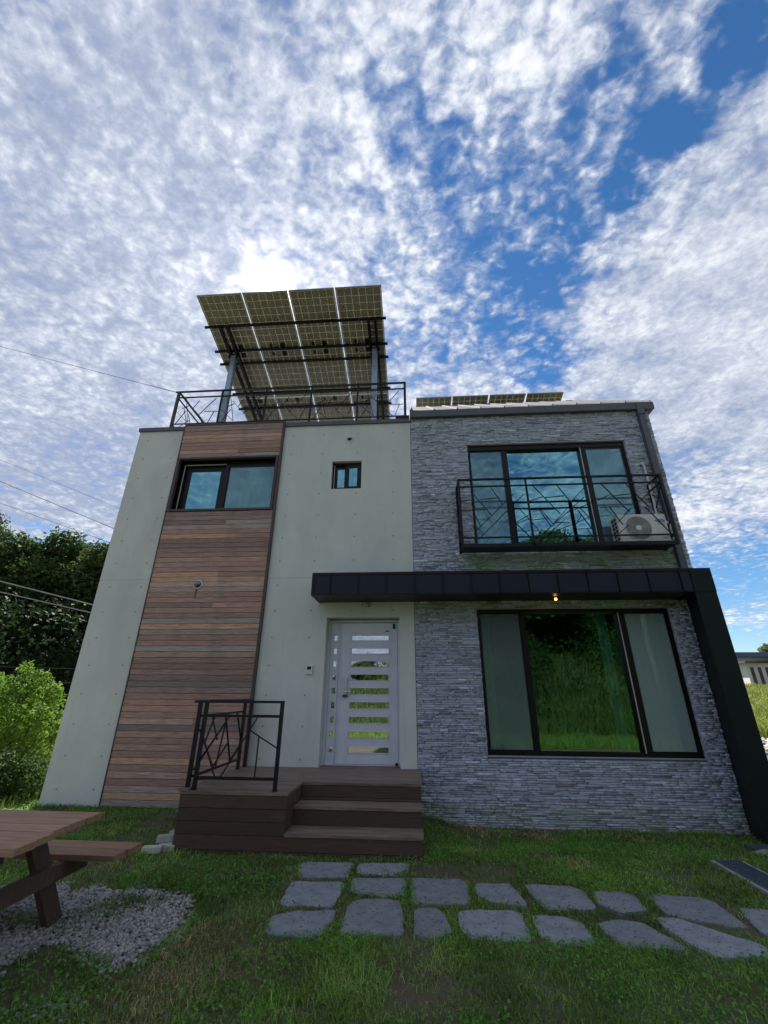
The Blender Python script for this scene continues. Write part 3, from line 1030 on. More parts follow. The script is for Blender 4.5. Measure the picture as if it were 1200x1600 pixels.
part('door_closer_mark', MB().box(-.50, -.435, YD + .006, YD + .013, 2.555, 2.572), FRAME, leaf)

# ------------------------------------------------------------------ canopy with fin
CY = -.60
mb = MB()
mb.box(-1.635, 4.53, CY, 0.0, 3.02, 3.345)
canopy = part('canopy', mb, BLACKM, house, label='long black sheet-metal canopy over the door and the window')
sx = [-1.341, -.887, -.433, .02, .468, .912, 1.352, 1.80, 2.25, 2.70, 3.15, 3.607, 4.079]
edges = [-1.60] + sx
edges2 = sx + [4.235]
for a, b in zip(edges, edges2):
    mb = MB().box(a + .012, b - .012, CY - .006, CY + .0, 3.035, 3.325)
    part('panel', mb, NAVY, canopy)
for x in sx:
    mb = MB().box(x - .006, x + .006, CY - .026, CY + .02, 3.03, 3.35).bar((x, CY - .02, 3.352), (x, 0, 3.40), .004, .022)
    part('standing_seam', mb, BLACKM, canopy)
mb = MB().box(-1.645, 4.545, CY - .012, CY + .03, 3.345, 3.385).box(-1.645, -1.60, CY - .013, -.0, 3.015, 3.3445)
n = len(mb.v)
mb.v += [(-1.645, CY, 3.35), (4.54, CY, 3.35), (4.54, -.0, 3.41), (-1.645, -.0, 3.41), (-1.645, CY, 3.385), (4.54, CY, 3.385), (4.54, 0, 3.42), (-1.645, 0, 3.42)]
mb.f += [(n + 4, n + 5, n + 6, n + 7), (n, n + 3, n + 2, n + 1), (n, n + 4, n + 7, n + 3), (n + 1, n + 2, n + 6, n + 5)]
part('drip_edge', mb, BLACKM, canopy)
mb = MB()
mb.prism([(4.235, CY - .004), (4.545, CY - .004), (4.545, 0.06), (4.44, 0.06), (4.44, -.036)], -.25, 3.02)
part('fin', mb, FINM, canopy, label='black metal fin running from the canopy down to the ground')
part('fin_top', MB().box(4.2355, 4.545, CY - .014, -.02, 3.02, 3.344), FINM, canopy)

# upper right corner: square downpipe, fascia
part('downpipe', MB().box(4.452, 4.56, -.10, -.002, 3.42, 6.74), GREYM, house, label='square dark grey downpipe at the corner of the stone wall')
mb = MB().box(-.006, 4.70, -.10, .2, 6.735, 6.88).box(4.45, 4.74, -.13, .2, 6.70, 6.88) if False else MB().box(-.006, 4.78, -.10, .12, 6.745, 6.89)
mb.box(4.44, 4.575, -.112, -.101, 6.62, 6.884)
part('eaves_fascia', mb, GREYM, house)
# pitched metal roof above the stone wing
mb = MB()
n = 0
pts = [(-.006, -.09, 6.905), (4.78, -.09, 6.905), (4.78, 3.6, 9.77), (-.006, 3.6, 9.77), (-.006, 7.2, 6.95), (4.78, 7.2, 6.95)]
mb.v = pts + [(x, y, z - .08) for x, y, z in pts]
mb.f = [(0, 1, 2, 3), (3, 2, 5, 4), (6, 9, 8, 7), (9, 10, 11, 8), (0, 6, 7, 1), (1, 7, 8, 2), (2, 8, 11, 5), (0, 3, 9, 6), (3, 4, 10, 9), (4, 5, 11, 10)]
roof = part('metal_roof', mb, ROOFM, house)
for k in range(11):
    x = .02 + k * .472
    mb = MB().bar((x, -.085, 6.92), (x, 3.6, 9.785), .010, .022)
    part('roof_seam', mb, SEAMM, roof)
mb = MB()
mb.v = [(.0, .15, 6.75), (.0, 3.6, 9.68), (.0, 7.2, 6.8), (.02, .15, 6.75), (.02, 3.6, 9.68), (.02, 7.2, 6.8)]
mb.f = [(0, 1, 2), (3, 5, 4), (0, 3, 4, 1), (1, 4, 5, 2)]
mb.v += [(a + 4.66, b, c) for a, b, c in mb.v[:6]]
mb.f += [(6, 7, 8), (9, 11, 10), (6, 9, 10, 7), (7, 10, 11, 8)]
part('gable_wall', mb, GREYM, house)
part('gutter_box', MB().box(-.30, -.015, .05, .35, 6.765, 6.90), FRAME, house)

# fixtures on the facade ---------------------------------------------------
t = thing('wall_vent', (-1.232, 0, 6.332), 'round chrome vent hood on the concrete above the little square window', 'vent')
part('vent_flange', MB().ring((0, -.014, 0), .052, .078, 'y', 24, .014), WHITE, t)
part('vent_hood', MB().ball((0, -.014, .012), .058, 16, 10, 1, .9, .75), STEEL, t, smooth=True)
part('vent_opening', MB().ball((0, -.03, -.016), .040, 14, 8, 1, .8, .55), FRAME, t, smooth=True)
t = thing('round_wall_vent', (-3.849, -.04, 3.353), 'round chrome ball vent on the wood planks above a rust streak', 'vent')
part('vent_flange', MB().ring((0, -.014, 0), .056, .082, 'y', 24, .014), WHITE, t)
part('vent_hood', MB().ball((0, -.024, 0), .064, 18, 12, 1, .95, 1), mat('chrome_ball', (.25, .24, .27), .12, metal=.95), t, smooth=True)
mb = MB()
mb.v = [(-.018, -.0065, -.066), (.010, -.0065, -.066), (.004, -.0065, -.16), (-.012, -.0065, -.24), (-.03, -.0065, -.26), (-.026, -.0065, -.15)]
mb.f = [tuple(range(6))]
part('rust_streak', mb, RUST, t)
t = thing('porch_light', (-.823, 0, 2.985), 'small unlit globe lamp on the wall above the front door', 'lamp')
part('back_plate', MB().box(-.075, .075, -.02, -.001, -.045, .09), CONC_D, t)
part('globe', MB().ball((0, -.06, -.01), .05, 16, 10), PORCHL, t, smooth=True)
part('lamp_collar', MB().bar((0, -.02, -.01), (0, -.045, -.01), .04, .04, sides=14), STEEL, t)
t = thing('canopy_bulb', (2.267, -.30, 3.02), 'small lit orange bulb under the black canopy above the big window', 'lamp')
part('bulb', MB().ball((0, 0, -.035), .022, 12, 8), LAMP, t, smooth=True)
part('lamp_socket', MB().bar((0, 0, 0), (0, 0, -.018), .022, .018, sides=12), FRAME, t)
t = thing('door_intercom', (-1.73, 0, 1.93), 'small white video doorbell with a black screen beside the front door', 'doorbell')
part('intercom_case', MB().box(-.056, .056, -.028, -.001, -.068, .068), WHITE, t)
part('camera_window', MB().box(-.032, .032, -.031, -.0285, .0, .048), FRAME, t)
part('call_button', MB().box(-.022, -.004, -.0315, -.0285, -.045, -.022).box(.006, .024, -.0315, -.0285, -.045, -.022), STEEL, t)

# ------------------------------------------------------------------ porch deck
porch = thing('porch_steps', (-1.3, -.9, 0), 'dark brown wooden porch with three steps up to the front door', 'porch')


def boards_x(name, x0, x1, ya, yb, z, n, material, t_=.028, gap=.005, front_over=0.0):
    wd = (yb - ya) / n
    for k in range(n):
        mb = MB()
        jit = random.uniform(-.0012, .0012)
        mb.box(x0, x1, ya + k * wd + gap / 2, ya + (k + 1) * wd - gap / 2, z - t_ + jit, z + jit)
        wpart(name, mb, material, porch)


YF, YN, YT2 = -1.80, -1.16, -1.48
DZ = .556
XN, XE, XB = -1.45, .035, -2.675
boards_x('deck_board', XB - .01, XN + .01, YF - .012, YN, DZ, 5, DECKT)
boards_x('deck_board', XB - .01, XE + .01, YN - .0, -.06, DZ, 9, DECKT)
boards_x('deck_board', DOOR[0] + .01, DOOR[1] - .01, .005, .2, DZ - .002, 2, DECKT)
boards_x('deck_board', XB - .01, XE + .01, -.06, -.002, DZ - .001, 1, DECKT)
boards_x('tread_board', XN + .004, XE + .012, YT2 - .014, YN - .003, .371, 3, DECKT)
boards_x('tread_board', XN + .004, XE + .012, YF - .014, YT2 - .003, .186, 3, DECKT)


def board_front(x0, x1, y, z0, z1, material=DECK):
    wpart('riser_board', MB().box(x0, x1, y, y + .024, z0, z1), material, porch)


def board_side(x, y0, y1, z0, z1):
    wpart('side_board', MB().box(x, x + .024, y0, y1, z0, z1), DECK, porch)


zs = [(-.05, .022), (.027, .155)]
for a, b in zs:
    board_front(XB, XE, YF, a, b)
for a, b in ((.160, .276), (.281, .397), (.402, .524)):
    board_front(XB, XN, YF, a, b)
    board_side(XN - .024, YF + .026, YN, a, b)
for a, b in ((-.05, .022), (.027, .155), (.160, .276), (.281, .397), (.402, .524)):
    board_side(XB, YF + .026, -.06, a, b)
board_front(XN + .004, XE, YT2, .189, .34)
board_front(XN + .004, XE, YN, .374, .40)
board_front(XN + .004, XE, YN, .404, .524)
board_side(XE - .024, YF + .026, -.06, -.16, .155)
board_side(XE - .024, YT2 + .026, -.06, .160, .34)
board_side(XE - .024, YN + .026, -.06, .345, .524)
wpart('post_block', MB().box(XB - .03, XB + .10, YF - .02, YF + .05, DZ + .002, DZ + .028), DECKT, porch)

# porch railing
rail = thing('porch_railing', (-2.6, -1.75, DZ), 'black metal railing with crossed bars standing on the wooden porch', 'railing')
ry = -1.75
x0, x1 = -2.55, -1.612
for x, y in ((x0, ry), (x1, ry), (-2.62, ry - .02), (-2.60, -.34), (-2.585, -.10)):
    wpart('post', MB().box(x - .02, x + .02, y - .02, y + .02, DZ + .003 if y > ry - .01 else DZ + .03, 1.462), BLACKM, rail)
wpart('top_rail', MB().box(-2.70, x1 + .022, ry - .024, ry + .024, 1.462, 1.49), BLACKM, rail)
wpart('top_rail', MB().box(-2.624, -2.576, ry + .025, -.06, 1.462, 1.49), BLACKM, rail)
wpart('middle_rail', MB().box(x0 + .02, x1 - .02, ry - .015, ry + .015, 1.305, 1.335), BLACKM, rail)
wpart('middle_rail', MB().box(-2.612, -2.588, ry + .021, -.32, 1.305, 1.33), BLACKM, rail)
wpart('bottom_rail', MB().box(x0 + .02, x1 - .02, ry - .015, ry + .015, .662, .692), BLACKM, rail)
wpart('bottom_rail', MB().box(-2.612, -2.588, ry + .021, -.32, .675, .70), BLACKM, rail)
for a, b, c, d in [(-1.9, 1.31, -1.98, 1.17), (-1.98, 1.17, -1.62, .98), (-1.86, 1.1, -1.86, .69), (-2.25, 1.31, -2.55, .83), (-2.46, 1.31, -2.36, 1.06), (-2.55, 1.12, -2.33, .69), (-2.26, .69, -1.98, 1.17), (-2.46, .97, -2.54, .85)]:
    wpart('lattice_bar', MB().bar((a, ry, b), (c, ry, d), .006, .010), BLACKM, rail)
for a, b, c, d in [(-1.03, 1.31, -.66, .69), (-.62, 1.31, -.36, .95), (-.98, 1.21, -1.73, .75), (-.98, 1.23, -1.13, .69), (-.81, .95, -1.25, .69), (-1.73, 1.17, -1.2, .70), (-.36, .87, -.72, .69), (-1.35, 1.31, -1.55, 1.0)]:
    wpart('lattice_bar', MB().bar((-2.6, a, b), (-2.6, c, d), .006, .010, upv=(1, 0, 0)), BLACKM, rail)

# ------------------------------------------------------------------ balcony
bal = thing('window_balcony', (2.56, -.2, 3.87), 'shallow black metal balcony with crossed bars below the upper window', 'balcony')
bx0, bx1, by, bz0, bz1 = .842, 4.315, -.40, 3.87, 5.12
for x, s in ((bx0, .02), (2.022, .015), (bx1, .02)):
    wpart('post', MB().box(x - s, x + s, by - s, by + s, bz0 - .02, bz1 - .012), BLACKM, bal)
for x in (bx0, bx1):
    wpart('wall_post', MB().box(x - .02, x + .02, -.05, -.02 + .018, bz0 - .02, bz1), BLACKM, bal)
    for zc in (bz1 - .002, 4.98, 4.015, bz0 + .015):
        wpart('side_rail', MB().box(x - .015, x + .015, by + .021, -.051, zc - .013, zc + .011), BLACKM, bal)
    for (ya, za, yb, zb) in ((-.38, 4.95, -.06, 4.6), (-.38, 4.6, -.06, 4.9), (-.38, 4.35, -.06, 4.6), (-.3, 4.03, -.06, 4.35), (-.38, 4.3, -.1, 4.03)):
        wpart('lattice_bar', MB().bar((x, ya, za), (x, yb, zb), .006, .010, upv=(1, 0, 0)), BLACKM, bal)
wpart('top_rail', MB().box(bx0 - .022, bx1 + .022, by - .022, by + .022, bz1 - .011, bz1 + .014), BLACKM, bal)
for xa, xb in ((bx0 + .02, 2.006), (2.038, bx1 - .02)):
    wpart('middle_rail', MB().box(xa, xb, by - .013, by + .013, 4.97, 4.995), BLACKM, bal)
    wpart('bottom_rail', MB().box(xa, xb, by - .013, by + .013, 4.003, 4.028), BLACKM, bal)
wpart('thick_post', MB().box(3.105, 3.165, by - .018, by + .018, 3.86, 5.108), BLACKM, bal)
wpart('floor_beam', MB().box(bx0 - .02, bx1 + .02, by - .015, by + .02, 3.845, 3.905), BLACKM, bal)
for k, yy in enumerate((-.34, -.27, -.20, -.13, -.06)):
    wpart('floor_slat', MB().box(bx0 + .02, bx1 - .02, yy - .018, yy + .018, 3.862, 3.882), BLACKM, bal)
wpart('floor_plate', MB().box(3.35, 4.28, -.375, -.03, 3.884, 3.892), BLACKM, bal)
for l in [(1.4, 4.97, 1.58, 4.62), (1.1, 4.82, 1.37, 4.42), (1.2, 4.73, 1.54, 4.75), (.86, 4.7, 1.11, 4.73), (1.3, 4.53, .86, 4.53), (1.07, 4.46, 1.17, 4.23), (1.16, 4.03, 1.96, 4.81), (1.79, 4.82, 1.06, 4.12), (1.7, 4.68, 1.97, 4.66), (2.14, 4.97, 2.53, 4.42), (2.04, 4.67, 2.3, 4.76), (2.3, 4.73, 2.65, 4.76), (2.55, 4.97, 2.74, 4.64), (2.74, 4.64, 3.06, 4.96), (2.15, 4.03, 2.98, 4.73), (2.04, 4.51, 2.44, 4.51), (2.19, 4.51, 2.34, 4.2), (2.78, 4.68, 3.06, 4.66), (2.83, 4.48, 3.05, 4.05), (2.65, 4.44, 3.08, 4.62), (1.76, 4.27, 1.96, 4.03), (2.69, 4.13, 2.87, 4.38), (3.31, 4.97, 3.68, 4.43), (3.2, 4.66, 3.46, 4.78), (3.42, 4.73, 3.8, 4.77), (3.36, 4.54, 3.52, 4.2), (3.2, 4.53, 3.6, 4.53), (3.95, 4.52, 4.25, 4.03), (3.88, 4.62, 4.25, 4.93), (3.45, 4.25, 3.72, 4.5), (1.7, 4.24, 2.01, 4.42), (3.72, 4.97, 4.02, 4.5), (3.62, 4.2, 3.4, 4.03)]:
    wpart('lattice_bar', MB().bar((l[0], by, l[1]), (l[2], by, l[3]), .006, .008), BLACKM, bal)

# ------------------------------------------------------------------ air conditioner
ac = thing('ac_outdoor_unit', (3.875, -.20, 3.893), 'white outdoor air conditioner with a round fan grille on the black balcony', 'air conditioner')
ax0, ax1, ay0, ay1, az0, az1 = 3.478, 4.272, -.335, -.06, 3.912, 4.41
mb = MB()
bv = .012
mb.prism([(ax0 + bv, ay0), (ax1 - bv, ay0), (ax1, ay0 + bv), (ax1, ay1), (ax0, ay1), (ax0, ay0 + bv)], az0, az1, bev=.008)
wpart('casing', mb, WHITE, ac)
for xf in (ax0 + .08, ax1 - .14):
    wpart('foot', MB().box(xf, xf + .06, ay0 + .0, ay1, az0 - .018, az0 - .001), GALV, ac)
fc = Vector((3.79, ay0, 4.16))
fan = wpart('fan_opening', MB().disc((fc.x, ay0 - .0025, fc.z), .208, 'y', 40, .002), mat('fan_dark', (.045, .05, .05), .6), ac)
gl = mat('grille_grey', (.42, .44, .42), .5)
for k in range(8):
    rr = .055 + k * .0225
    wpart('grille_ring', MB().ring((fc.x, ay0 - .014, fc.z), rr, rr + .010, 'y', 40, .006), gl, ac)
wpart('grille_rim', MB().ring((fc.x, ay0 - .016, fc.z), .208, .222, 'y', 44, .016), WHITE, ac)
wpart('hub', MB().disc((fc.x, ay0 - .020, fc.z), .046, 'y', 24, .012), WHITE, ac)
mb = MB()
for k in range(4):
    a = 2 * math.pi * k / 4 + .2
    mb.bar((fc.x + .04 * math.cos(a), ay0 - .009, fc.z + .04 * math.sin(a)), (fc.x + .212 * math.cos(a + .25), ay0 - .009, fc.z + .212 * math.sin(a + .25)), .0025, .002)
wpart('grille_spokes', mb, gl, ac)
blades = MB()
for k in range(3):
    a = 2 * math.pi * k / 3 + .4
    n = len(blades.v)
    for (rr, da) in ((.05, -.2), (.19, -.35), (.20, .25), (.05, .35)):
        blades.v.append((fc.x + rr * math.cos(a + da), ay0 - .0045 - .002 * (da > 0), fc.z + rr * math.sin(a + da)))
    blades.f.append((n, n + 1, n + 2, n + 3))
wpart('fan_blade', blades, mat('fan_blade_grey', (.16, .17, .17), .5), ac)
for r_ in range(6):
    for c_ in range(2):
        yy = ay0 + .05 + c_ * .095
        zc = az0 + .06 + r_ * .07
        wpart('side_vent', MB().box(ax0 - .002, ax0 - .0002, yy, yy + .075, zc, zc + .052), FRAME, ac)
# oval logo and lettering
lx, lz = 4.165, 4.288
mb = MB()
n = 28
mb.v = [(lx + .082 * math.cos(2 * math.pi * k / n), ay0 - .003, lz + .025 * math.sin(2 * math.pi * k / n)) for k in range(n)] + [(lx + .082 * math.cos(2 * math.pi * k / n), ay0 - .0002, lz + .025 * math.sin(2 * math.pi * k / n)) for k in range(n)]
mb.f = [tuple(range(n))] + [(k, (k + 1) % n, n + (k + 1) % n, n + k) for k in range(n)]
logo = wpart('oval_badge', mb, BLUE, ac)


def text(body, size, loc, material, parent, name='lettering', rot=(R(90), 0, 0)):
    cu = bpy.data.curves.new(name, 'FONT')
    cu.body = body
    cu.size = size
    cu.align_x = 'CENTER'; cu.align_y = 'CENTER'
    cu.extrude = .0004
    tmp = bpy.data.objects.new(name, cu)
    COL.objects.link(tmp)
    bpy.context.view_layer.update()
    me = bpy.data.meshes.new_from_object(tmp.evaluated_get(bpy.context.evaluated_depsgraph_get()))
    bpy.data.objects.remove(tmp)
    me.materials.clear(); me.materials.append(material)
    o = part(name, me, material, parent)
    off = Vector((0, 0, 0)); p = parent
    while p is not None:
        off += p.location; p = p.parent
    o.location = Vector(loc) - off
    o.rotation_euler = rot
    return o


text('Carrier', .040, (lx, ay0 - .0045, lz), LOGOW, ac)
text('\uce90\ub9ac\uc5b4', .046, (lx + .008, ay0 - .003, lz - .057), RED, ac)
wpart('label_sticker', MB().box(lx - .015, lx + .06, ay0 - .0025, ay0 - .0003, 3.975, 4.0), GREEN, ac)
ap = thing('refrigerant_pipe', (4.30, -.02, 5.5), 'white wrapped pipe dropping down the stone wall to the air conditioner', 'pipe')
wpart('pipe_run', MB().tube([(4.26, .0, 5.56), (4.295, -.04, 5.56), (4.318, -.045, 5.49), (4.323, -.045, 5.3), (4.322, -.05, 5.0), (4.318, -.05, 4.7), (4.29, -.08, 4.45), (4.27, -.12, 4.40)], .021, 10), PIPE, ap, smooth=True)
wpart('pipe_loop', MB().tube([(4.262, -.22, 4.33), (4.31, -.22, 4.33), (4.365, -.22, 4.27), (4.385, -.22, 4.15), (4.385, -.22, 4.02), (4.36, -.22, 3.96), (4.30, -.2, 3.98)], .022, 10), PIPE, ap, smooth=True)

# ------------------------------------------------------------------ roof terrace railing
tr = thing('roof_terrace_railing', (-2.6, .15, 6.76), 'black metal railing with crossed bars around the roof terrace', 'railing')
ty, tz1, tzm, tzb = .15, 7.83, 7.67, 6.96
px_ = [-5.20, -4.18, -3.17, -2.15, -1.125, -.10]
for k, x in enumerate(px_):
    s = .026 if k in (0, 5) else .017
    wpart('post', MB().box(x - s, x + s, ty - s, ty + s, 6.745, tz1 - .013), BLACKM if k else TRIMW, tr)
wpart('top_rail', MB().box(px_[0] - .08, px_[-1] + .026, ty - .02, ty + .02, tz1 - .012, tz1 + .014), BLACKM, tr)
for a, b in zip(px_[:-1], px_[1:]):
    wpart('middle_rail', MB().box(a + .02, b - .02, ty - .013, ty + .013, tzm - .012, tzm + .012), BLACKM, tr)
    wpart('bottom_rail', MB().box(a + .02, b - .02, ty - .012, ty + .012, tzb - .01, tzb + .01), BLACKM, tr)
    for l in [(.52, 7.57, .40, 7.36), (.90, 7.63, .55, 7.16), (.68, 7.27, .98, 7.26), (.90, 7.25, .80, 6.96), (.16, 7.37, .31, 7.45), (.28, 7.51, .76, 6.97), (.08, 6.97, .25, 7.3), (.35, 7.0, .2, 7.66), (.04, 7.3, .34, 7.0)]:
        wpart('lattice_bar', MB().bar((a + l[0], ty, l[1]), (a + l[2], ty, l[3]), .005, .007), BLACKM, tr)
for x in (px_[0], ):
    wpart('top_rail', MB().box(x - .02, x + .02, ty + .027, 6.9, tz1 - .012, tz1 + .014), BLACKM, tr)
    wpart('middle_rail', MB().box(x - .013, x + .013, ty + .027, 6.9, tzm - .012, tzm + .012), BLACKM, tr)
    wpart('bottom_rail', MB().box(x - .012, x + .012, ty + .027, 6.9, tzb - .01, tzb + .01), BLACKM, tr)
    for k in range(6):
        yb = ty + 1.12 * (k + 1)
        wpart('post', MB().box(x - .017, x + .017, yb - .017, yb + .017, 6.745, tz1 - .013), BLACKM, tr)
        y0 = yb - 1.12
        for l in [(.2, 7.0, .6, 7.5), (.5, 7.6, .8, 7.2), (.3, 7.6, .5, 7.35), (.7, 7.0, .95, 7.5)]:
            wpart('lattice_bar', MB().bar((x, y0 + l[0], l[1]), (x, y0 + l[2], l[3]), .005, .007, upv=(1, 0, 0)), BLACKM, tr)

# ------------------------------------------------------------------ solar canopy on the terrace
TH = R(15)
AF = Vector((0, -1.0, 9.44))
XA0, XA1 = -4.55, -.53


def arr(x, L, up_=0.0):
    """point on the tilted array plane, L metres down the slope, up_ metres along the normal"""
    return (x, AF.y + L * math.cos(TH) + up_ * math.sin(TH), AF.z - L * math.sin(TH) + up_ * math.cos(TH))


pv = thing('solar_canopy', (-2.5, .5, 6.75), 'large tilted solar panel array on steel posts above the roof terrace', 'solar array')


def slab(mb, x0, x1, l0, l1, u0, u1):
    n = len(mb.v)
    for u in (u0, u1):
        for x, L in ((x0, l0), (x1, l0), (x1, l1), (x0, l1)):
            mb.v.append(arr(x, L, u))
    mb.f += [(n, n + 3, n + 2, n + 1), (n + 4, n + 5, n + 6, n + 7), (n, n + 1, n + 5, n + 4), (n + 1, n + 2, n + 6, n + 5), (n + 2, n + 3, n + 7, n + 6), (n + 3, n, n + 4, n + 7)]


PW = (XA1 - XA0) / 4
GAP = .028
rows_ = [(0, 1.325), (1.345, 2.685), (2.705, 4.03)]
for ri, (l0, l1) in enumerate(rows_):
    for ci in range(4):
        x0 = XA0 + ci * PW + GAP / 2; x1 = XA0 + (ci + 1) * PW - GAP / 2
        mb = MB()
        slab(mb, x0, x1, l0, l0 + .022, 0, .035); slab(mb, x0, x1, l1 - .022, l1, 0, .035)
        slab(mb, x0, x0 + .014, l0 + .022, l1 - .022, 0, .035); slab(mb, x1 - .014, x1, l0 + .022, l1 - .022, 0, .035)
        pn = wpart('solar_panel', mb, FRAMEAL, pv)
        pn.data.name = 'solar_panel'
        mb = MB(); slab(mb, x0 + .014, x1 - .014, l0 + .022, l1 - .022, .022, .026)
        o = wpart('backsheet', mb, TILEB, pn)
        mb = MB()
        nc, nr = 6, 8
        cw = (x1 - x0 - .05) / nc; cl = (l1 - l0 - .064) / nr
        for a in range(nc):
            for b in range(nr):
                xa = x0 + .025 + a * cw + .003; xb = xa + cw - .006
                la = l0 + .032 + b * cl + .003; lb = la + cl - .006
                n = len(mb.v)
                mb.v += [arr(xa, la, .0205), arr(xb, la, .0205), arr(xb, lb, .0205), arr(xa, lb, .0205)]
                mb.f.append((n, n + 3, n + 2, n + 1))
        wpart('solar_cells', mb, CELL, pn, kind='stuff')
        mb = MB()
        jl = l1 - .10 if ri == 0 else l0 + .10
        slab(mb, (x0 + x1) / 2 + .03, (x0 + x1) / 2 + .12, jl - .045, jl + .045, -.012, .018)
        wpart('junction_box', mb, FRAME, pn)
        mb = MB()
        slab(mb, (x0 + x1) / 2 - .22, (x0 + x1) / 2 - .18, jl - .035, jl + .035, -.006, .018)
        mb.tube([arr((x0 + x1) / 2 + .03, jl, .0), arr((x0 + x1) / 2 - .08, jl + .04, -.02), arr((x0 + x1) / 2 - .18, jl, .0)], .004, 5)
        wpart('cable_clip', mb, FRAME, pn)
for L in (.69, 1.30, 1.64, 2.52, 3.0, 3.7):
    mb = MB(); slab(mb, XA0 - .07, XA1 + .05, L - .024, L + .024, -.05, -.003)
    wpart('purlin', mb, BLACKM, pv)
for xc in (-4.24, -4.07, -.87, -.72):
    mb = MB(); slab(mb, xc - .028, xc + .028, .66, 3.95, -.13, -.055)
    wpart('rafter', mb, BLACKM, pv)
for xc, yc in ((-4.155, .15 + .16), (-.785, .31), (-4.155, 2.55), (-.785, 2.55)):
    Lc = (yc - AF.y) / math.cos(TH)
    zt = arr(0, Lc, -.13)[2]
    mb = MB().box(xc - .05, xc + .05, yc - .05, yc + .05, 6.75, zt - .01)
    mb.box(xc - .056, xc - .05, yc - .055, yc + .055, 6.75, zt).box(xc + .05, xc + .056, yc - .055, yc + .055, 6.75, zt)
    wpart('post', mb, GALV, pv)
    wpart('bracket', MB().box(xc - .13, xc + .13, yc - .035, yc + .035, zt - .06, zt + .03), BLACKM, pv)

# ------------------------------------------------------------------ solar panels on the pitched roof
rp = thing('rooftop_solar_row', (2.4, 3.8, 9.6), 'row of four tilted solar panels behind the ridge of the pitched roof', 'solar array')
AF = Vector((0, 3.85, 10.30)); TH = R(14)
for ci in range(4):
    w_ = 1.165
    x0 = .19 + ci * w_ + .02; x1 = .19 + (ci + 1) * w_ - .02
    mb = MB()
    slab(mb, x0, x1, 0, .03, 0, .04); slab(mb, x0, x1, 1.97, 2.0, 0, .04); slab(mb, x0, x0 + .02, .03, 1.97, 0, .04); slab(mb, x1 - .02, x1, .03, 1.97, 0, .04)
    pn = wpart('solar_panel', mb, FRAMEAL, rp)
    mb = MB(); slab(mb, x0 + .02, x1 - .02, .03, 1.97, .02, .03)
    wpart('backsheet', mb, TILEB, pn)
    mb = MB()
    cw = (x1 - x0 - .05) / 6; cl = 1.92 / 12
    for a in range(6):
        for b in range(12):
            xa = x0 + .025 + a * cw + .006; xb = xa + cw - .012; la = .04 + b * cl + .006; lb = la + cl - .012
            n = len(mb.v)
            mb.v += [arr(xa, la, .0185), arr(xb, la, .0185), arr(xb, lb, .0185), arr(xa, lb, .0185)]
            mb.f.append((n, n + 3, n + 2, n + 1))
    wpart('solar_cells', mb, CELL, pn, kind='stuff')
for L in (.45, 1.5):
    mb = MB(); slab(mb, .15, 4.9, L - .025, L + .025, -.05, -.003)
    wpart('purlin', mb, BLACKM, rp)
for x in (.6, 2.5, 4.5):
    wpart('support', MB().box(x - .025, x + .025, 4.25, 4.30, 9.18, 10.1), BLACKM, rp)

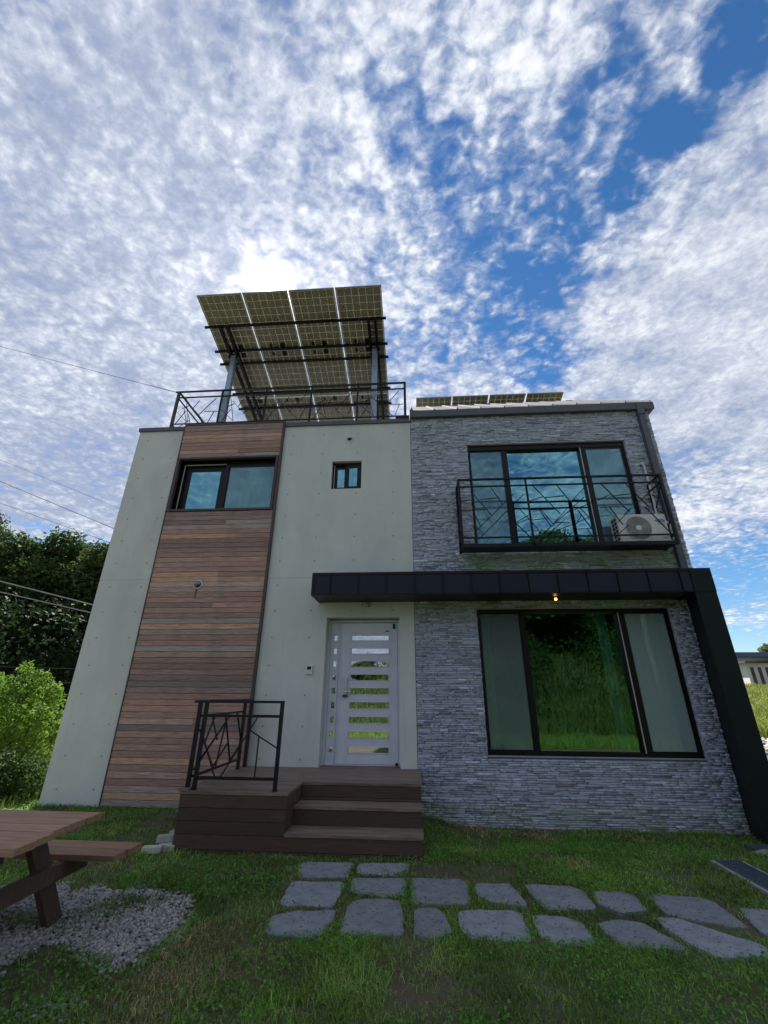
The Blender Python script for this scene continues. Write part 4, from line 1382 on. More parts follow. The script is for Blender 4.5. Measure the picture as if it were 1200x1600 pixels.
# ------------------------------------------------------------------ stepping stones
STEP = [
    ('A', [(-1.18, -2.11), (-1.17, -2.02), (-.7, -1.98), (-.67, -2.03), (-.68, -2.35), (-1.04, -2.39), (-1.14, -2.3)], 'left of the two stepping stones touching the bottom porch step'),
    ('A', [(-.6, -2.0), (-.12, -1.95), (-.11, -2.1), (-.24, -2.28), (-.56, -2.27), (-.6, -2.22)], 'right of the two stepping stones touching the bottom porch step'),
    ('B', [(-1.13, -2.5), (-.7, -2.48), (-.68, -2.57), (-.7, -2.89), (-.72, -2.95), (-1.1, -2.96), (-1.14, -2.9), (-1.15, -2.54)], 'leftmost stepping stone of the middle row, with a pale patch on one corner'),
    ('B', [(-.61, -2.37), (-.16, -2.34), (-.13, -2.43), (-.16, -2.7), (-.31, -2.73), (-.58, -2.66), (-.6, -2.62)], 'second stepping stone from the left in the middle row, below the step stones'),
    ('B', [(-.07, -2.33), (.37, -2.32), (.42, -2.41), (.4, -2.78), (.36, -2.82), (-.06, -2.81)], 'square dark stepping stone third from the left in the middle row'),
    ('C', [(-.97, -3.05), (-.68, -3.02), (-.67, -3.06), (-.69, -3.33), (-.74, -3.42), (-1.08, -3.41), (-1.12, -3.32), (-1.13, -3.14)], 'leftmost stepping stone of the front row nearest the viewer'),
    ('C', [(-.53, -2.82), (-.3, -2.78), (-.18, -2.8), (-.16, -2.92), (-.14, -3.33), (-.56, -3.37), (-.58, -3.31), (-.58, -2.94)], 'tall squarish stepping stone second from the left in the front row'),
    ('C', [(-.05, -2.95), (.1, -2.9), (.16, -2.96), (.22, -3.26), (.08, -3.36), (-.04, -3.32)], 'smallest narrow stepping stone, third from the left in the front row'),
    ('B', [(.5, -2.41), (.8, -2.38), (.86, -2.77), (.83, -2.81), (.57, -2.75), (.48, -2.63)], 'fourth stepping stone from the left in the middle row, with a cut corner'),
    ('C', [(.3, -2.96), (.39, -2.92), (.72, -2.9), (.78, -2.95), (.75, -3.33), (.71, -3.36), (.34, -3.34), (.29, -3.19)], 'wide rectangular stepping stone fourth from the left in the front row'),
    ('B', [(.94, -2.4), (1.01, -2.38), (1.32, -2.39), (1.4, -2.47), (1.4, -2.77), (1.36, -2.82), (1.0, -2.85), (.96, -2.65)], 'fifth stepping stone from the left in the middle row'),
    ('B', [(1.49, -2.49), (1.73, -2.46), (1.81, -2.54), (1.79, -2.8), (1.56, -2.86), (1.45, -2.71)], 'small stepping stone sixth from the left in the middle row'),
    ('B', [(1.93, -2.52), (2.02, -2.49), (2.36, -2.53), (2.42, -2.6), (2.4, -3.0), (2.35, -3.02), (2.02, -2.91), (1.92, -2.83)], 'large stepping stone seventh in the middle row, below the drain grate'),
    ('C', [(.86, -2.97), (.9, -2.96), (1.1, -2.97), (1.21, -3.08), (1.19, -3.32), (1.14, -3.35), (.9, -3.35), (.84, -3.26)], 'fifth stepping stone from the left in the front row, with a rounded corner'),
    ('C', [(1.32, -3.06), (1.49, -2.99), (1.65, -3.03), (1.79, -3.37), (1.37, -3.37), (1.32, -3.2)], 'wedge-shaped stepping stone second from the right in the front row'),
    ('C', [(1.81, -2.93), (1.96, -2.93), (2.16, -3.13), (2.29, -3.23), (2.33, -3.32), (2.27, -3.41), (1.93, -3.44), (1.83, -3.25), (1.79, -3.07)], 'long pale stepping stone at the right end of the front row'),
    ('B', [(2.55, -2.71), (2.80, -2.72), (2.98, -2.85), (2.96, -3.18), (2.55, -3.22), (2.46, -3.14), (2.47, -2.98)], 'stepping stone cut by the right edge, last of the middle row'),
]


def rough_poly(pts, amp=.010):
    out = []
    k = len(pts)
    for i in range(k):
        a = Vector(pts[i]); b = Vector(pts[(i + 1) % k]); p = Vector(pts[i - 1])
        # rounded corner
        la = min(.035, (a - p).length * .35); lb = min(.035, (b - a).length * .35)
        q0 = a + (p - a).normalized() * la; q1 = a + (b - a).normalized() * lb
        mid_ = (q0 + q1) / 2 * .5 + a * .5
        out += [q0, mid_, q1]
        L = (b - a).length
        nseg = int(L / .07)
        for s in range(1, nseg):
            t_ = s / nseg
            pt = a + (b - a) * t_
            if (pt - a).length > lb + .01 and (pt - b).length > .045:
                nrm = Vector((-(b - a).y, (b - a).x)).normalized()
                out.append(pt + nrm * random.uniform(-amp, amp))
    return [(v.x, v.y) for v in out]


def ccw(p):
    s = sum(p[i][0] * p[(i + 1) % len(p)][1] - p[(i + 1) % len(p)][0] * p[i][1] for i in range(len(p)))
    return p if s > 0 else p[::-1]


STONE_POLYS = []
for row, pts, lab in STEP:
    pts = ccw(pts)
    STONE_POLYS.append(np.array(pts))
    cx = sum(p[0] for p in pts) / len(pts); cy = sum(p[1] for p in pts) / len(pts)
    pts = [(cx + (p[0] - cx) * 1.045, cy + (p[1] - cy) * 1.045) for p in pts]
    rp_ = rough_poly(pts, .010)
    mb = MB().prism([(x - cx, y - cy) for x, y in rp_], -.04, .013 + random.uniform(-.003, .003), bev=.004)
    o = part('stepping_stone', mb, PAVER)
    o.location = (cx, cy, 0)
    tag(o, lab, 'stepping stone', 'dark stepping stones across the lawn')

# ------------------------------------------------------------------ drain grate and kerb at right
gr = thing('drain_grate', (3.1, -2.1, 0), 'long blue-grey steel drain grate with pale concrete edges in the lawn', 'drain grate')
ga = Vector((3.14, -1.62)); gb = Vector((3.14, -3.3))
gx0, gx1 = 3.03, 3.27
gdir = Vector((.02, -1)).normalized()
GY0, GY1 = -1.63, -3.4
for k in range(9):
    x = gx0 + .018 + k * (gx1 - gx0 - .036) / 8
    wpart('grate_bar', MB().box(x - .004, x + .004, GY1, GY0, -.02, .022), GRATE, gr)
y = GY0 - .012
while y > GY1:
    wpart('cross_bar', MB().box(gx0 + .012, gx1 - .012, y - .006, y + .006, -.012, .0245), GRATE, gr)
    y -= .045
mb = MB()
rect_frame_xy = ((gx0, gx0 + .01), (gx1 - .01, gx1))
for a, b in rect_frame_xy:
    mb.box(a, b, GY1, GY0, -.03, .028)
mb.box(gx0 + .01, gx1 - .01, GY0 - .008, GY0, -.03, .028)
wpart('grate_frame', mb, GRATE, gr)
wpart('concrete_edge', MB().box(gx0 - .045, gx0 - .001, GY1, GY0 + .01, -.05, .018), KERB, gr)
wpart('concrete_edge', MB().box(gx1 + .001, gx1 + .045, GY1, GY0 + .01, -.05, .018), KERB, gr)
wpart('channel_floor', MB().box(gx0, gx1, GY1, GY0, -.2, -.06), FRAME, gr)
kb = part('concrete_kerb', MB().box(-.0, 1.6, -.14, .14, -.06, .05), KERB, loc=(3.86, -1.0, -.10))
kb.rotation_euler = (0, 0, R(-62))
tag(kb, 'rough pale concrete kerb block by the foot of the black fin', 'kerb')
cv = thing('drain_cover', (4.2, -.78, -.10), 'narrow slatted steel cover at the base of the black fin', 'drain cover')
for k in range(5):
    part('cover_slat', MB().box(-.28, .6, -.1 + k * .045, -.075 + k * .045, -.01, .03), GRATE, cv)

# ------------------------------------------------------------------ bricks left of the porch
bl = [((-2.86, -1.86, .0), 14, 'front left pale brick of the small heap beside the porch'),
      ((-2.735, -1.76, .0), -8, 'pale brick on the grass closest to the porch side board'),
      ((-2.80, -1.70, .062), 20, 'pale brick lying on top of the two front bricks'),
      ((-2.80, -1.46, .0), 80, 'pale brick on the ground behind the brick heap'),
      ((-2.78, -1.48, .062), 70, 'highest pale brick leaning towards the wood cladding')]
for loc, a, lab in bl:
    mb = MB().prism(ccw([(-.095, -.045), (.095, -.045), (.095, .045), (-.095, .045)]), 0, .058, bev=.004)
    o = part('brick', mb, BRICKW, loc=loc)
    o.rotation_euler = (R(random.uniform(-3, 3)), R(random.uniform(-3, 3)), R(a))
    tag(o, lab, 'brick', 'loose pale bricks beside the porch')

# ------------------------------------------------------------------ picnic table
pt = thing('picnic_table', (-3.3, -4.05, 0), 'weathered brown wooden picnic table with attached benches on the gravel', 'picnic table')
x1t = -2.345
ys_ = np.linspace(-4.455, -3.63, 6)
for k in range(5):
    j = random.uniform(-.02, .02)
    wpart('top_plank', MB().box(-4.25, x1t + j + (.03 if k in (0, 1) else 0), ys_[k] + .003, ys_[k + 1] - .003, .712, .75 + random.uniform(-.001, .001)), TABLE, pt)
for (ya, yb) in ((-3.50, -3.345), (-3.339, -3.175), (-4.92, -4.765), (-4.759, -4.60)):
    wpart('bench_plank', MB().box(-4.15, -2.26 + random.uniform(-.015, .015), ya, yb, .412, .45), TABLE, pt)
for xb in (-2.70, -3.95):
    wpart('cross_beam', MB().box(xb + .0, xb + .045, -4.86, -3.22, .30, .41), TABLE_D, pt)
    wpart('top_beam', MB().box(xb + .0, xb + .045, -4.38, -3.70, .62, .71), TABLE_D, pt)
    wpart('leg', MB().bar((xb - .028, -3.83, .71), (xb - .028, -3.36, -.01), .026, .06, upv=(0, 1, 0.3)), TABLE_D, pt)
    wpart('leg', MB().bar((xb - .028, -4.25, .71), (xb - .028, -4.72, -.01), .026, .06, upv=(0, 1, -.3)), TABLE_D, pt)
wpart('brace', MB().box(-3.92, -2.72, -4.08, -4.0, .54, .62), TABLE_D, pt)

# ------------------------------------------------------------------ gravel patch
G = np.array([(-5.2, -3.0), (-4.4, -2.72), (-3.71, -2.78), (-3.07, -2.76), (-2.61, -2.77), (-2.34, -2.77), (-1.88, -2.85), (-1.81, -2.97), (-1.73, -3.29), (-1.76, -3.58), (-1.76, -3.88), (-1.83, -3.92), (-1.95, -3.87), (-1.97, -3.76), (-2.14, -3.74), (-2.42, -3.64), (-2.54, -3.7), (-2.63, -3.81), (-2.42, -3.97), (-2.7, -4.3), (-5.2, -4.9)])
G2 = np.array([(-1.98, -4.13), (-1.9, -4.05), (-1.76, -4.26), (-1.87, -4.26), (-1.97, -4.34), (-2.18, -4.37), (-2.4, -4.2), (-2.3, -4.15)])


def inside(poly, x, y):
    r_ = np.zeros(x.shape, bool)
    n = len(poly)
    j = n - 1
    for i in range(n):
        xi, yi = poly[i]; xj, yj = poly[j]
        c = ((yi > y) != (yj > y)) & (x < (xj - xi) * (y - yi) / (yj - yi + 1e-12) + xi)
        r_ ^= c
        j = i
    return r_


ico = [(0, 0, -1), (.7236, -.5257, -.4472), (-.2764, -.8506, -.4472), (-.8944, 0, -.4472), (-.2764, .8506, -.4472), (.7236, .5257, -.4472), (.2764, -.8506, .4472), (-.7236, -.5257, .4472), (-.7236, .5257, .4472), (.2764, .8506, .4472), (.8944, 0, .4472), (0, 0, 1)]
icof = [(0, 1, 2), (1, 0, 5), (0, 2, 3), (0, 3, 4), (0, 4, 5), (1, 5, 10), (2, 1, 6), (3, 2, 7), (4, 3, 8), (5, 4, 9), (1, 10, 6), (2, 6, 7), (3, 7, 8), (4, 8, 9), (5, 9, 10), (6, 10, 11), (7, 6, 11), (8, 7, 11), (9, 8, 11), (10, 9, 11)]
ico = np.array(ico); icof = np.array(icof)


def pebbles(name, x, y, z, rmin, rmax, lab):
    n = len(x)
    r_ = NR.uniform(rmin, rmax, n)
    v = np.repeat(ico[None], n, 0) * (1 + NR.uniform(-.28, .28, (n, 12, 1)))
    v = v * np.stack([r_ * NR.uniform(.8, 1.3, n), r_ * NR.uniform(.8, 1.3, n), r_ * NR.uniform(.55, .9, n)], 1)[:, None, :]
    a = NR.uniform(0, 6.28, n)
    ca, sa = np.cos(a)[:, None], np.sin(a)[:, None]
    vx = v[:, :, 0] * ca - v[:, :, 1] * sa; vy = v[:, :, 0] * sa + v[:, :, 1] * ca
    v = np.stack([vx + x[:, None], vy + y[:, None], v[:, :, 2] + z[:, None]], -1).reshape(-1, 3)
    f = (icof[None] + (np.arange(n) * 12)[:, None, None]).reshape(-1)
    t_ = NR.uniform(.55, 1.3, (n, 1)) * np.array([1, 1, 1.02]) * NR.uniform(.96, 1.04, (n, 3))
    me = np_mesh(name, v, f, np.full(n * 20, 3), PEB, np.repeat(t_, 12, axis=0))
    o = part(name, me, PEB)
    o['kind'] = 'stuff'; o['label'] = lab; o['category'] = 'gravel'
    return o


n = 44000
x = NR.uniform(-5.2, -1.6, n); y = NR.uniform(-4.9, -2.6, n)
jx = x + (vnoise(x + 9, y + 9, 6, 5) - .5) * .22 + NR.normal(0, .035, n); jy = y + (vnoise(x + 19, y + 9, 6, 6) - .5) * .22 + NR.normal(0, .03, n)
ok = (inside(G, jx, jy) | inside(G2, jx, jy))
gd = vnoise(x + 7, y + 3, 2.6, 8)
ok &= (NR.random(n) < np.clip(1.6 - gd * 1.5 - np.clip((-3.55 - y), 0, 1) * 1.0, .14, 1))
x, y = x[ok], y[ok]
pebbles('gravel', x, y, NR.uniform(-.010, .005, len(x)), .008, .0165, 'patch of pale crushed gravel under the picnic table')

# ------------------------------------------------------------------ grass
def blades(x, y, z, h, wd, lean, col, name, material=GRASS):
    n = len(x)
    a = NR.uniform(0, 2 * math.pi, n)
    la = NR.uniform(0, 2 * math.pi, n)
    lx, ly = np.cos(la) * lean * h, np.sin(la) * lean * h
    wx, wy = np.cos(a) * wd / 2, np.sin(a) * wd / 2
    v = np.empty((n, 5, 3))
    v[:, 0] = np.stack([x - wx, y - wy, z - .01], 1)
    v[:, 1] = np.stack([x + wx, y + wy, z - .01], 1)
    v[:, 2] = np.stack([x + wx * .75 + lx * .35, y + wy * .75 + ly * .35, z + h * .6], 1)
    v[:, 3] = np.stack([x - wx * .75 + lx * .35, y - wy * .75 + ly * .35, z + h * .6], 1)
    v[:, 4] = np.stack([x + lx, y + ly, z + h * np.maximum(1 - .35 * lean, .35)], 1)
    base = (np.arange(n) * 5)[:, None]
    f = (base + np.array([0, 1, 2, 3, 3, 2, 4])[None]).reshape(-1)
    sz = np.tile([4, 3], n)
    return np_mesh(name, v.reshape(-1, 3), f, sz, material, np.repeat(col, 5, axis=0))


def lawn_z(x, y):
    return -.125 * sstep(.0, .7, x) * sstep(-1.75, -.45, y) * (1 - sstep(6, 9, x))


def lawn_mask(x, y):
    ok = np.ones(x.shape, bool)
    ok &= ~((x > XL - .02) & (x < 4.72) & (y > -.03) & (y < 7.25))
    ok &= ~((x > XB - .01) & (x < XE + .01) & (y > YF - .005) & (y < 0))
    ok &= ~((x > gx0 - .05) & (x < gx1 + .05) & (y < GY0 + .01) & (y > GY1))
    for p in STONE_POLYS:
        c = p.mean(0)
        q = c + (p - c) * .955
        ok &= ~inside(q, x, y)
    return ok


def grass_col(x, y, n):
    g = vnoise(x + 31, y + 17, 1.6, 21); g2 = vnoise(x + 3, y + 77, 5.5, 22); g3 = NR.random(n)
    green = np.array([.25, .42, .07]); deep = np.array([.075, .18, .034]); yell = np.array([.32, .38, .10]); dry = np.array([.44, .34, .19])
    t_ = np.clip(g * .6 + g3 * .5, 0, 1)[:, None]
    c = deep * (1 - t_) + green * t_
    k = (g2 * .6 + g3 * .6 > .86)[:, None]
    c = np.where(k, yell * .6 + c * .4, c)
    d = (vnoise(x + 91, y + 45, 1.9, 23) * .75 + NR.random(n) * .45)
    d = d + .30 * sstep(-.9, -.1, y) * sstep(.1, 1.5, x)
    c = np.where((d > .91)[:, None], dry * NR.uniform(.6, 1.1, (n, 1)), c)
    c = c * NR.uniform(.5, 1.4, (n, 1)) * (.62 + .85 * vnoise(x + 12, y + 66, 3.3, 27))[:, None]
    return c


n = 620000
# concentrate blades towards the camera's side of the lawn
x = NR.uniform(-6.6, 6.2, n); y = NR.uniform(-4.75, 1.2, n)
d = np.hypot(x, y + 7.27)
keep = NR.random(n) < np.clip((3.6 / d) ** 1.6, 0, 1)
az = np.abs(np.arctan2(x, y + 7.27) + .07)
keep &= az < R(44.5)
dens_ = vnoise(x + 41, y + 13, 2.1, 31) * .55 + vnoise(x + 21, y + 53, 7, 32) * .45
keep &= NR.random(n) < np.clip((dens_ - .22) * 2.2, .10, 1)
keep &= lawn_mask(x, y)
ing = inside(G, x, y)
gnoise = vnoise(x + 7, y + 3, 2.6, 8) * 1.6 + np.clip((-3.55 - y), 0, 1) * 1.2
keep &= ~ing | (NR.random(n) < np.clip((gnoise - .85) * 1.4, .02, 1))
x, y = x[keep], y[keep]
n = len(x)
print('lawn blades', n)
d = np.hypot(x, y + 7.27)
h = NR.uniform(.014, .044, n) * (0.7 + .7 * vnoise(x + 5, y + 8, 1.8, 41))
h *= np.where(NR.random(n) < .05, 1.5, 1)
wd = NR.uniform(.0035, .0075, n) * np.clip(d / 4, .9, 2)
me = blades(x, y, lawn_z(x, y), h, wd, NR.uniform(.6, 2.2, n), grass_col(x, y, n), 'lawn_grass')
o = part('lawn_grass', me, GRASS); o['kind'] = 'stuff'; o['label'] = 'short patchy green lawn with dry brown tufts in front of the house'; o['category'] = 'grass'

# broad-leaved weeds and clover among the grass
n = 90000
x = NR.uniform(-5, 5, n); y = NR.uniform(-4.75, -.1, n)
cl = vnoise(x + 61, y + 33, 2.4, 51)
keep = (cl > .56) & lawn_mask(x, y) & ~inside(G, x, y) & (np.abs(np.arctan2(x, y + 7.27) + .07) < R(44))
keep |= (NR.random(n) < .03) & lawn_mask(x, y)
x, y = x[keep], y[keep]; n = len(x)


def leaf_quads(c, size, nrm_bias, col, name, material=LEAF, asp=.55, fold=.25):
    n = len(c)
    nr = NR.normal(size=(n, 3)) + nrm_bias
    nr /= np.linalg.norm(nr, axis=1, keepdims=True)
    a = np.cross(nr, NR.normal(size=(n, 3))); a /= np.linalg.norm(a, axis=1, keepdims=True)
    b = np.cross(nr, a)
    s = size[:, None]
    v = np.empty((n, 4, 3))
    v[:, 0] = c - a * s * .5
    v[:, 1] = c + b * s * asp * .5 + nr * s * fold * .4
    v[:, 2] = c + a * s * .5
    v[:, 3] = c - b * s * asp * .5 + nr * s * fold * .4
    base = (np.arange(n) * 4)[:, None]
    f = (base + np.array([0, 1, 2, 0, 2, 3])[None]).reshape(-1)
    return np_mesh(name, v.reshape(-1, 3), f, np.full(2 * n, 3), material, np.repeat(col, 4, axis=0))


g3 = NR.random((n, 1))
col = np.array([.08, .22, .035]) * (1 - g3) + np.array([.20, .44, .07]) * g3
me = leaf_quads(np.stack([x, y, NR.uniform(.012, .045, n) + lawn_z(x, y)], 1), NR.uniform(.010, .026, n), np.array([0, 0, 1.2]), col, 'clover', LEAF, .8, .1)
o = part('clover', me, LEAF); o['kind'] = 'stuff'; o['label'] = 'small broad-leaved weeds and clover scattered through the lawn'; o['category'] = 'weeds'
# straw litter
n = 2600
x = NR.uniform(-4, 4.5, n); y = NR.uniform(-4.7, -.15, n)
keep = lawn_mask(x, y) & (vnoise(x + 91, y + 45, 1.9, 23) > .42)
x, y = x[keep], y[keep]; n = len(x)
me = blades(x, y, .022 + lawn_z(x, y), NR.uniform(.02, .06, n), NR.uniform(.002, .004, n), np.full(n, 2.6), np.array([.36, .28, .16]) * NR.uniform(.6, 1.1, (n, 1)), 'dry_straw')
o = part('dry_straw', me, GRASS); o['kind'] = 'stuff'; o['label'] = 'loose dry straw lying on the lawn'; o['category'] = 'straw'

# tall sunlit field grass to the right and rough grass left and behind the camera
def field(name, n, xr, yr, hr, wr, cols, lab, cat, cond=None):
    x = NR.uniform(*xr, n); y = NR.uniform(*yr, n)
    if cond is not None:
        k = cond(x, y); x, y = x[k], y[k]
    n = len(x)
    z = terrain(x, y)
    t_ = np.clip(vnoise(x + 200, y + 200, .35, 61) * .7 + NR.random(n) * .45, 0, 1)[:, None]
    c = np.array(cols[0]) * (1 - t_) + np.array(cols[1]) * t_
    me = blades(x, y, z, NR.uniform(*hr, n), NR.uniform(*wr, n), NR.uniform(.1, .7, n), c, name)
    o = part(name, me, GRASS); o['kind'] = 'stuff'; o['label'] = lab; o['category'] = cat


field('field_grass', 70000, (13, 48), (8, 44), (.4, .9), (.04, .09), ((.13, .22, .035), (.30, .32, .07)), 'sunlit tall yellow-green grass field beyond the black fin', 'grass',
      lambda x, y: (np.abs(np.degrees(np.arctan2(x, y + 7.27)) - 36) < 3.6) & (np.hypot(x, y + 7.27) > 24))
field('rough_grass', 26000, (-14, -5.9), (-.6, 9), (.06, .22), (.010, .022), ((.05, .11, .015), (.16, .24, .045)), 'rough grass beside the left wall of the house', 'grass',
      lambda x, y: np.abs(np.degrees(np.arctan2(x, y + 7.27)) + 46) < 9)
field('slope_grass', 150000, (-14, 34), (-44, -11), (.25, .75), (.02, .05), ((.03, .07, .014), (.10, .155, .035)), 'tall grass on the slope facing the house', 'grass')
field('verge_grass', 60000, (-8, 14), (-13, -8.2), (.10, .32), (.008, .02), ((.09, .18, .03), (.20, .30, .06)), 'rough grass between the lawn and the slope', 'grass')
x = NR.uniform(10, 26, 9000); y = NR.uniform(4, 22, 9000)
k = (np.abs(np.degrees(np.arctan2(x, y + 7.27)) - 35.5) < 3) & (np.hypot(x, y + 7.27) < 24.5)
x, y = x[k], y[k]
pebbles('rubble', x, y, terrain(x, y) + .02, .05, .13, 'pale stones along the edge of the field')

# ------------------------------------------------------------------ shrubs and trees
def lobes(center, rad, k, seed, flat=1.0):
    rg = np.random.default_rng(seed)
    out = []
    for _ in range(k):
        d = rg.normal(size=3); d /= np.linalg.norm(d)
        d[2] = d[2] * .9
        r_ = rg.uniform(.45, .85)
        c = np.array(center) + d * np.array(rad) * r_
        s = np.array(rad) * rg.uniform(.26, .42) * np.array([1, 1, .8 * flat])
        out.append((c, s))
    return out


def crown_mesh(name, lb, n, size, cols, seed, asp=.55, light=None):
    global NR
    save = NR
    NR = np.random.default_rng(seed)
    per = np.array([np.prod(s) ** (2 / 3) for _, s in lb]); per = per / per.sum()
    idx = NR.choice(len(lb), n, p=per)
    C_ = np.array([c for c, _ in lb])[idx]; S_ = np.array([s for _, s in lb])[idx]
    d = NR.normal(size=(n, 3)); d /= np.linalg.norm(d, axis=1, keepdims=True)
    r_ = NR.uniform(.62, 1.06, n)[:, None]
    lump = 1 + .22 * np.sin(d[:, :1] * 9 + idx[:, None]) * np.sin(d[:, 1:2] * 8 + 2) + .1 * np.sin(d[:, 2:3] * 17)
    pos = C_ + d * S_ * r_ * lump
    tl = NR.random(len(lb))[idx][:, None] * .55 + NR.random((n, 1)) * .45
    col = np.array(cols[0]) * (1 - tl) + np.array(cols[1]) * tl
    me = leaf_quads(pos, NR.uniform(*size, n), d * .9 + np.array([0, 0, .5]), col, name, LEAF, asp)
    NR = save
    return me


def limb_mesh(name, base_h, crown_c, crown_r, r0, seed, k=7):
    rg = random.Random(seed)
    mb = MB()
    top = Vector((crown_c[0], crown_c[1], crown_c[2] + crown_r[2] * .3))
    pts = [Vector((0, 0, -.3)), Vector((rg.uniform(-.1, .1), rg.uniform(-.1, .1), base_h * .5)), Vector((rg.uniform(-.2, .2), rg.uniform(-.2, .2), base_h)), (Vector((0, 0, base_h)) + top) / 2, top]
    mb.tube(pts, [r0, r0 * .8, r0 * .65, r0 * .4, r0 * .12], 8)
    for i in range(k):
        a = i * 2.4 + rg.uniform(-.4, .4)
        s = pts[2] + (pts[3] - pts[2]) * rg.uniform(-.3, 1)
        e_ = Vector((crown_c[0] + crown_r[0] * .7 * math.cos(a), crown_c[1] + crown_r[1] * .7 * math.sin(a), crown_c[2] + crown_r[2] * rg.uniform(-.2, .6)))
        m_ = (s + e_) / 2 + Vector((0, 0, .3))
        mb.tube([s, m_, e_], [r0 * .35, r0 * .2, r0 * .06], 6)
    return mb.mesh(name, BARK, True)


def dup_thing(root, loc, rz, sc, label, group=None):
    r_ = root.copy(); COL.objects.link(r_)
    r_.location = loc; r_.rotation_euler = (0, 0, rz); r_.scale = sc
    r_['label'] = label
    if group: r_['group'] = group
    for ch in root.children:
        c = ch.copy(); COL.objects.link(c); c.parent = r_
    return r_


def make_tree(name, h, rad, n, size, cols, seed, label, cat, k=26, base=.2, loc=(0, 0, 0), group=None, asp=.6):
    cc = (0, 0, h * (1 + base) / 2)
    cr_h = h * (1 - base) / 2
    t_ = thing(name, loc, label, cat, group)
    part('trunk', limb_mesh('trunk', h * base + .3, cc, (rad, rad, cr_h), h * .028, seed), BARK, t_)
    part('crown', crown_mesh('crown', lobes(cc, (rad * .82, rad * .82, cr_h * .85), k, seed), n, size, cols, seed, asp), LEAF, t_)
    return t_


FG = 'trees of the dark wood on the left'
DK = ((.020, .042, .013), (.070, .125, .032))
DK2 = ((.022, .048, .016), (.10, .15, .040))
tA = make_tree('broadleaf_tree', 9.4, 4.6, 44000, (.13, .30), DK2, 101, 'tallest rounded tree cut by the left edge, under the overhead wires', 'tree', 34, .12, (-26.5, 12.8, 2.9), FG)
tB = make_tree('broadleaf_tree', 8.4, 4.0, 40000, (.13, .28), DK, 102, 'dark rounded tree in the middle of the wood on the left', 'tree', 30, .12, (-20.6, 13.6, 2.3), FG)
tC = make_tree('broadleaf_tree', 8.2, 3.6, 38000, (.13, .27), DK2, 103, 'tree of the left wood directly beside the concrete wall edge', 'tree', 28, .14, (-16.2, 15.0, 2.0), FG)
dup_thing(tB, (-30.0, 21.0, 3.6), 1.2, (1.15, 1.15, 1.1), 'tree showing its top between the two tallest crowns of the left wood', FG)
dup_thing(tA, (-22.5, 21.5, 3.7), 2.6, (1.0, 1.0, .92), 'tree half hidden behind the middle of the left wood', FG)
dup_thing(tC, (-15.0, 22.0, 3.4), .8, (1.1, 1.1, .90), 'lowest tree top of the left wood, behind the one by the wall', FG)
dup_thing(tC, (-25.0, 11.0, 1.4), 4.0, (.9, .9, .62), 'small dark tree low on the left edge behind the bush', FG)
# undergrowth filling the wood floor
lb = []
rg = np.random.default_rng(5)
for k in range(130):
    x = rg.uniform(-36, -10); y = rg.uniform(8, 27)
    if (x > -13 and y < 12) or y < 8.5:
        continue
    lb.append((np.array([x, y, terrain(x, y) + rg.uniform(.3, 4.2) * (1.35 if y > 17 else 1)]), np.array([rg.uniform(1.4, 2.5), rg.uniform(1.4, 2.5), rg.uniform(1.0, 1.9)])))
me = crown_mesh('undergrowth', lb, 120000, (.12, .28), ((.010, .024, .008), (.030, .055, .016)), 55)
o = part('undergrowth', me, LEAF); o['kind'] = 'stuff'; o['label'] = 'dark dense undergrowth at the foot of the left wood'; o['category'] = 'undergrowth'

# bright shrub beside the wall
def shrub(name, loc, lb, n, size, cols, seed, label, stems=9, h=1.2, asp=.5):
    t_ = thing(name, loc, label, 'shrub')
    part('foliage', crown_mesh('foliage', lb, n, size, cols, seed, asp), LEAF, t_)
    mb = MB()
    rg = random.Random(seed)
    for i in range(stems):
        a = rg.uniform(0, 6.28); r_ = rg.uniform(.2, .8)
        mb.tube([(0.1 * math.cos(a), .1 * math.sin(a), 0), (r_ * .5 * math.cos(a), r_ * .5 * math.sin(a), h * .6), (r_ * math.cos(a), r_ * math.sin(a), h)], [.02, .012, .005], 5)
    part('stem', mb, BARK, t_)
    return t_


lb = []
rg = np.random.default_rng(77)
for c, s in [((0, 0, .62), (.85, .8, .55)), ((-.9, .1, .75), (.9, .8, .6)), ((-.35, .2, 1.30), (.6, .6, .45)), ((-1.3, .3, 1.15), (.7, .7, .45)), ((.45, -.1, 1.0), (.5, .5, .42)), ((-.15, .0, 1.65), (.28, .28, .34)), ((-1.9, .3, .8), (.8, .8, .7)), ((.2, .1, 1.4), (.32, .3, .3)), ((-.75, .1, 1.62), (.35, .3, .25))]:
    lb.append((np.array(c), np.array(s)))
for k in range(26):
    c = lb[rg.integers(0, 9)]
    d = rg.normal(size=3); d /= np.linalg.norm(d); d[2] = abs(d[2])
    lb.append((c[0] + d * c[1] * 1.0, np.array([.14, .14, .16])))
shrub('leafy_shrub', (-7.45, 1.1, 0), lb, 17000, (.045, .10), ((.07, .155, .020), (.20, .33, .045)), 78, 'bright sunlit yellow-green leafy shrub beside the left concrete wall')
lb = [(np.array(c), np.array(s)) for c, s in [((0, 0, .35), (.7, .5, .38)), ((-.8, .1, .4), (.7, .5, .4)), ((.5, .1, .3), (.45, .4, .32)), ((-1.5, 0, .4), (.6, .5, .4))]]
shrub('low_shrub', (-6.75, .15, 0), lb, 6500, (.04, .09), ((.022, .055, .012), (.06, .12, .022)), 79, 'low dark green shrub at the foot of the left concrete wall', h=.5)

# distant tree on the right
tD = make_tree('pale_tree', 7.0, 3.6, 5200, (.25, .5), ((.12, .15, .07), (.22, .25, .12)), 130, 'pale loose-crowned tree rising behind the white house on the right', 'tree', 22, .35, (48.5, 55.0, 2.1))

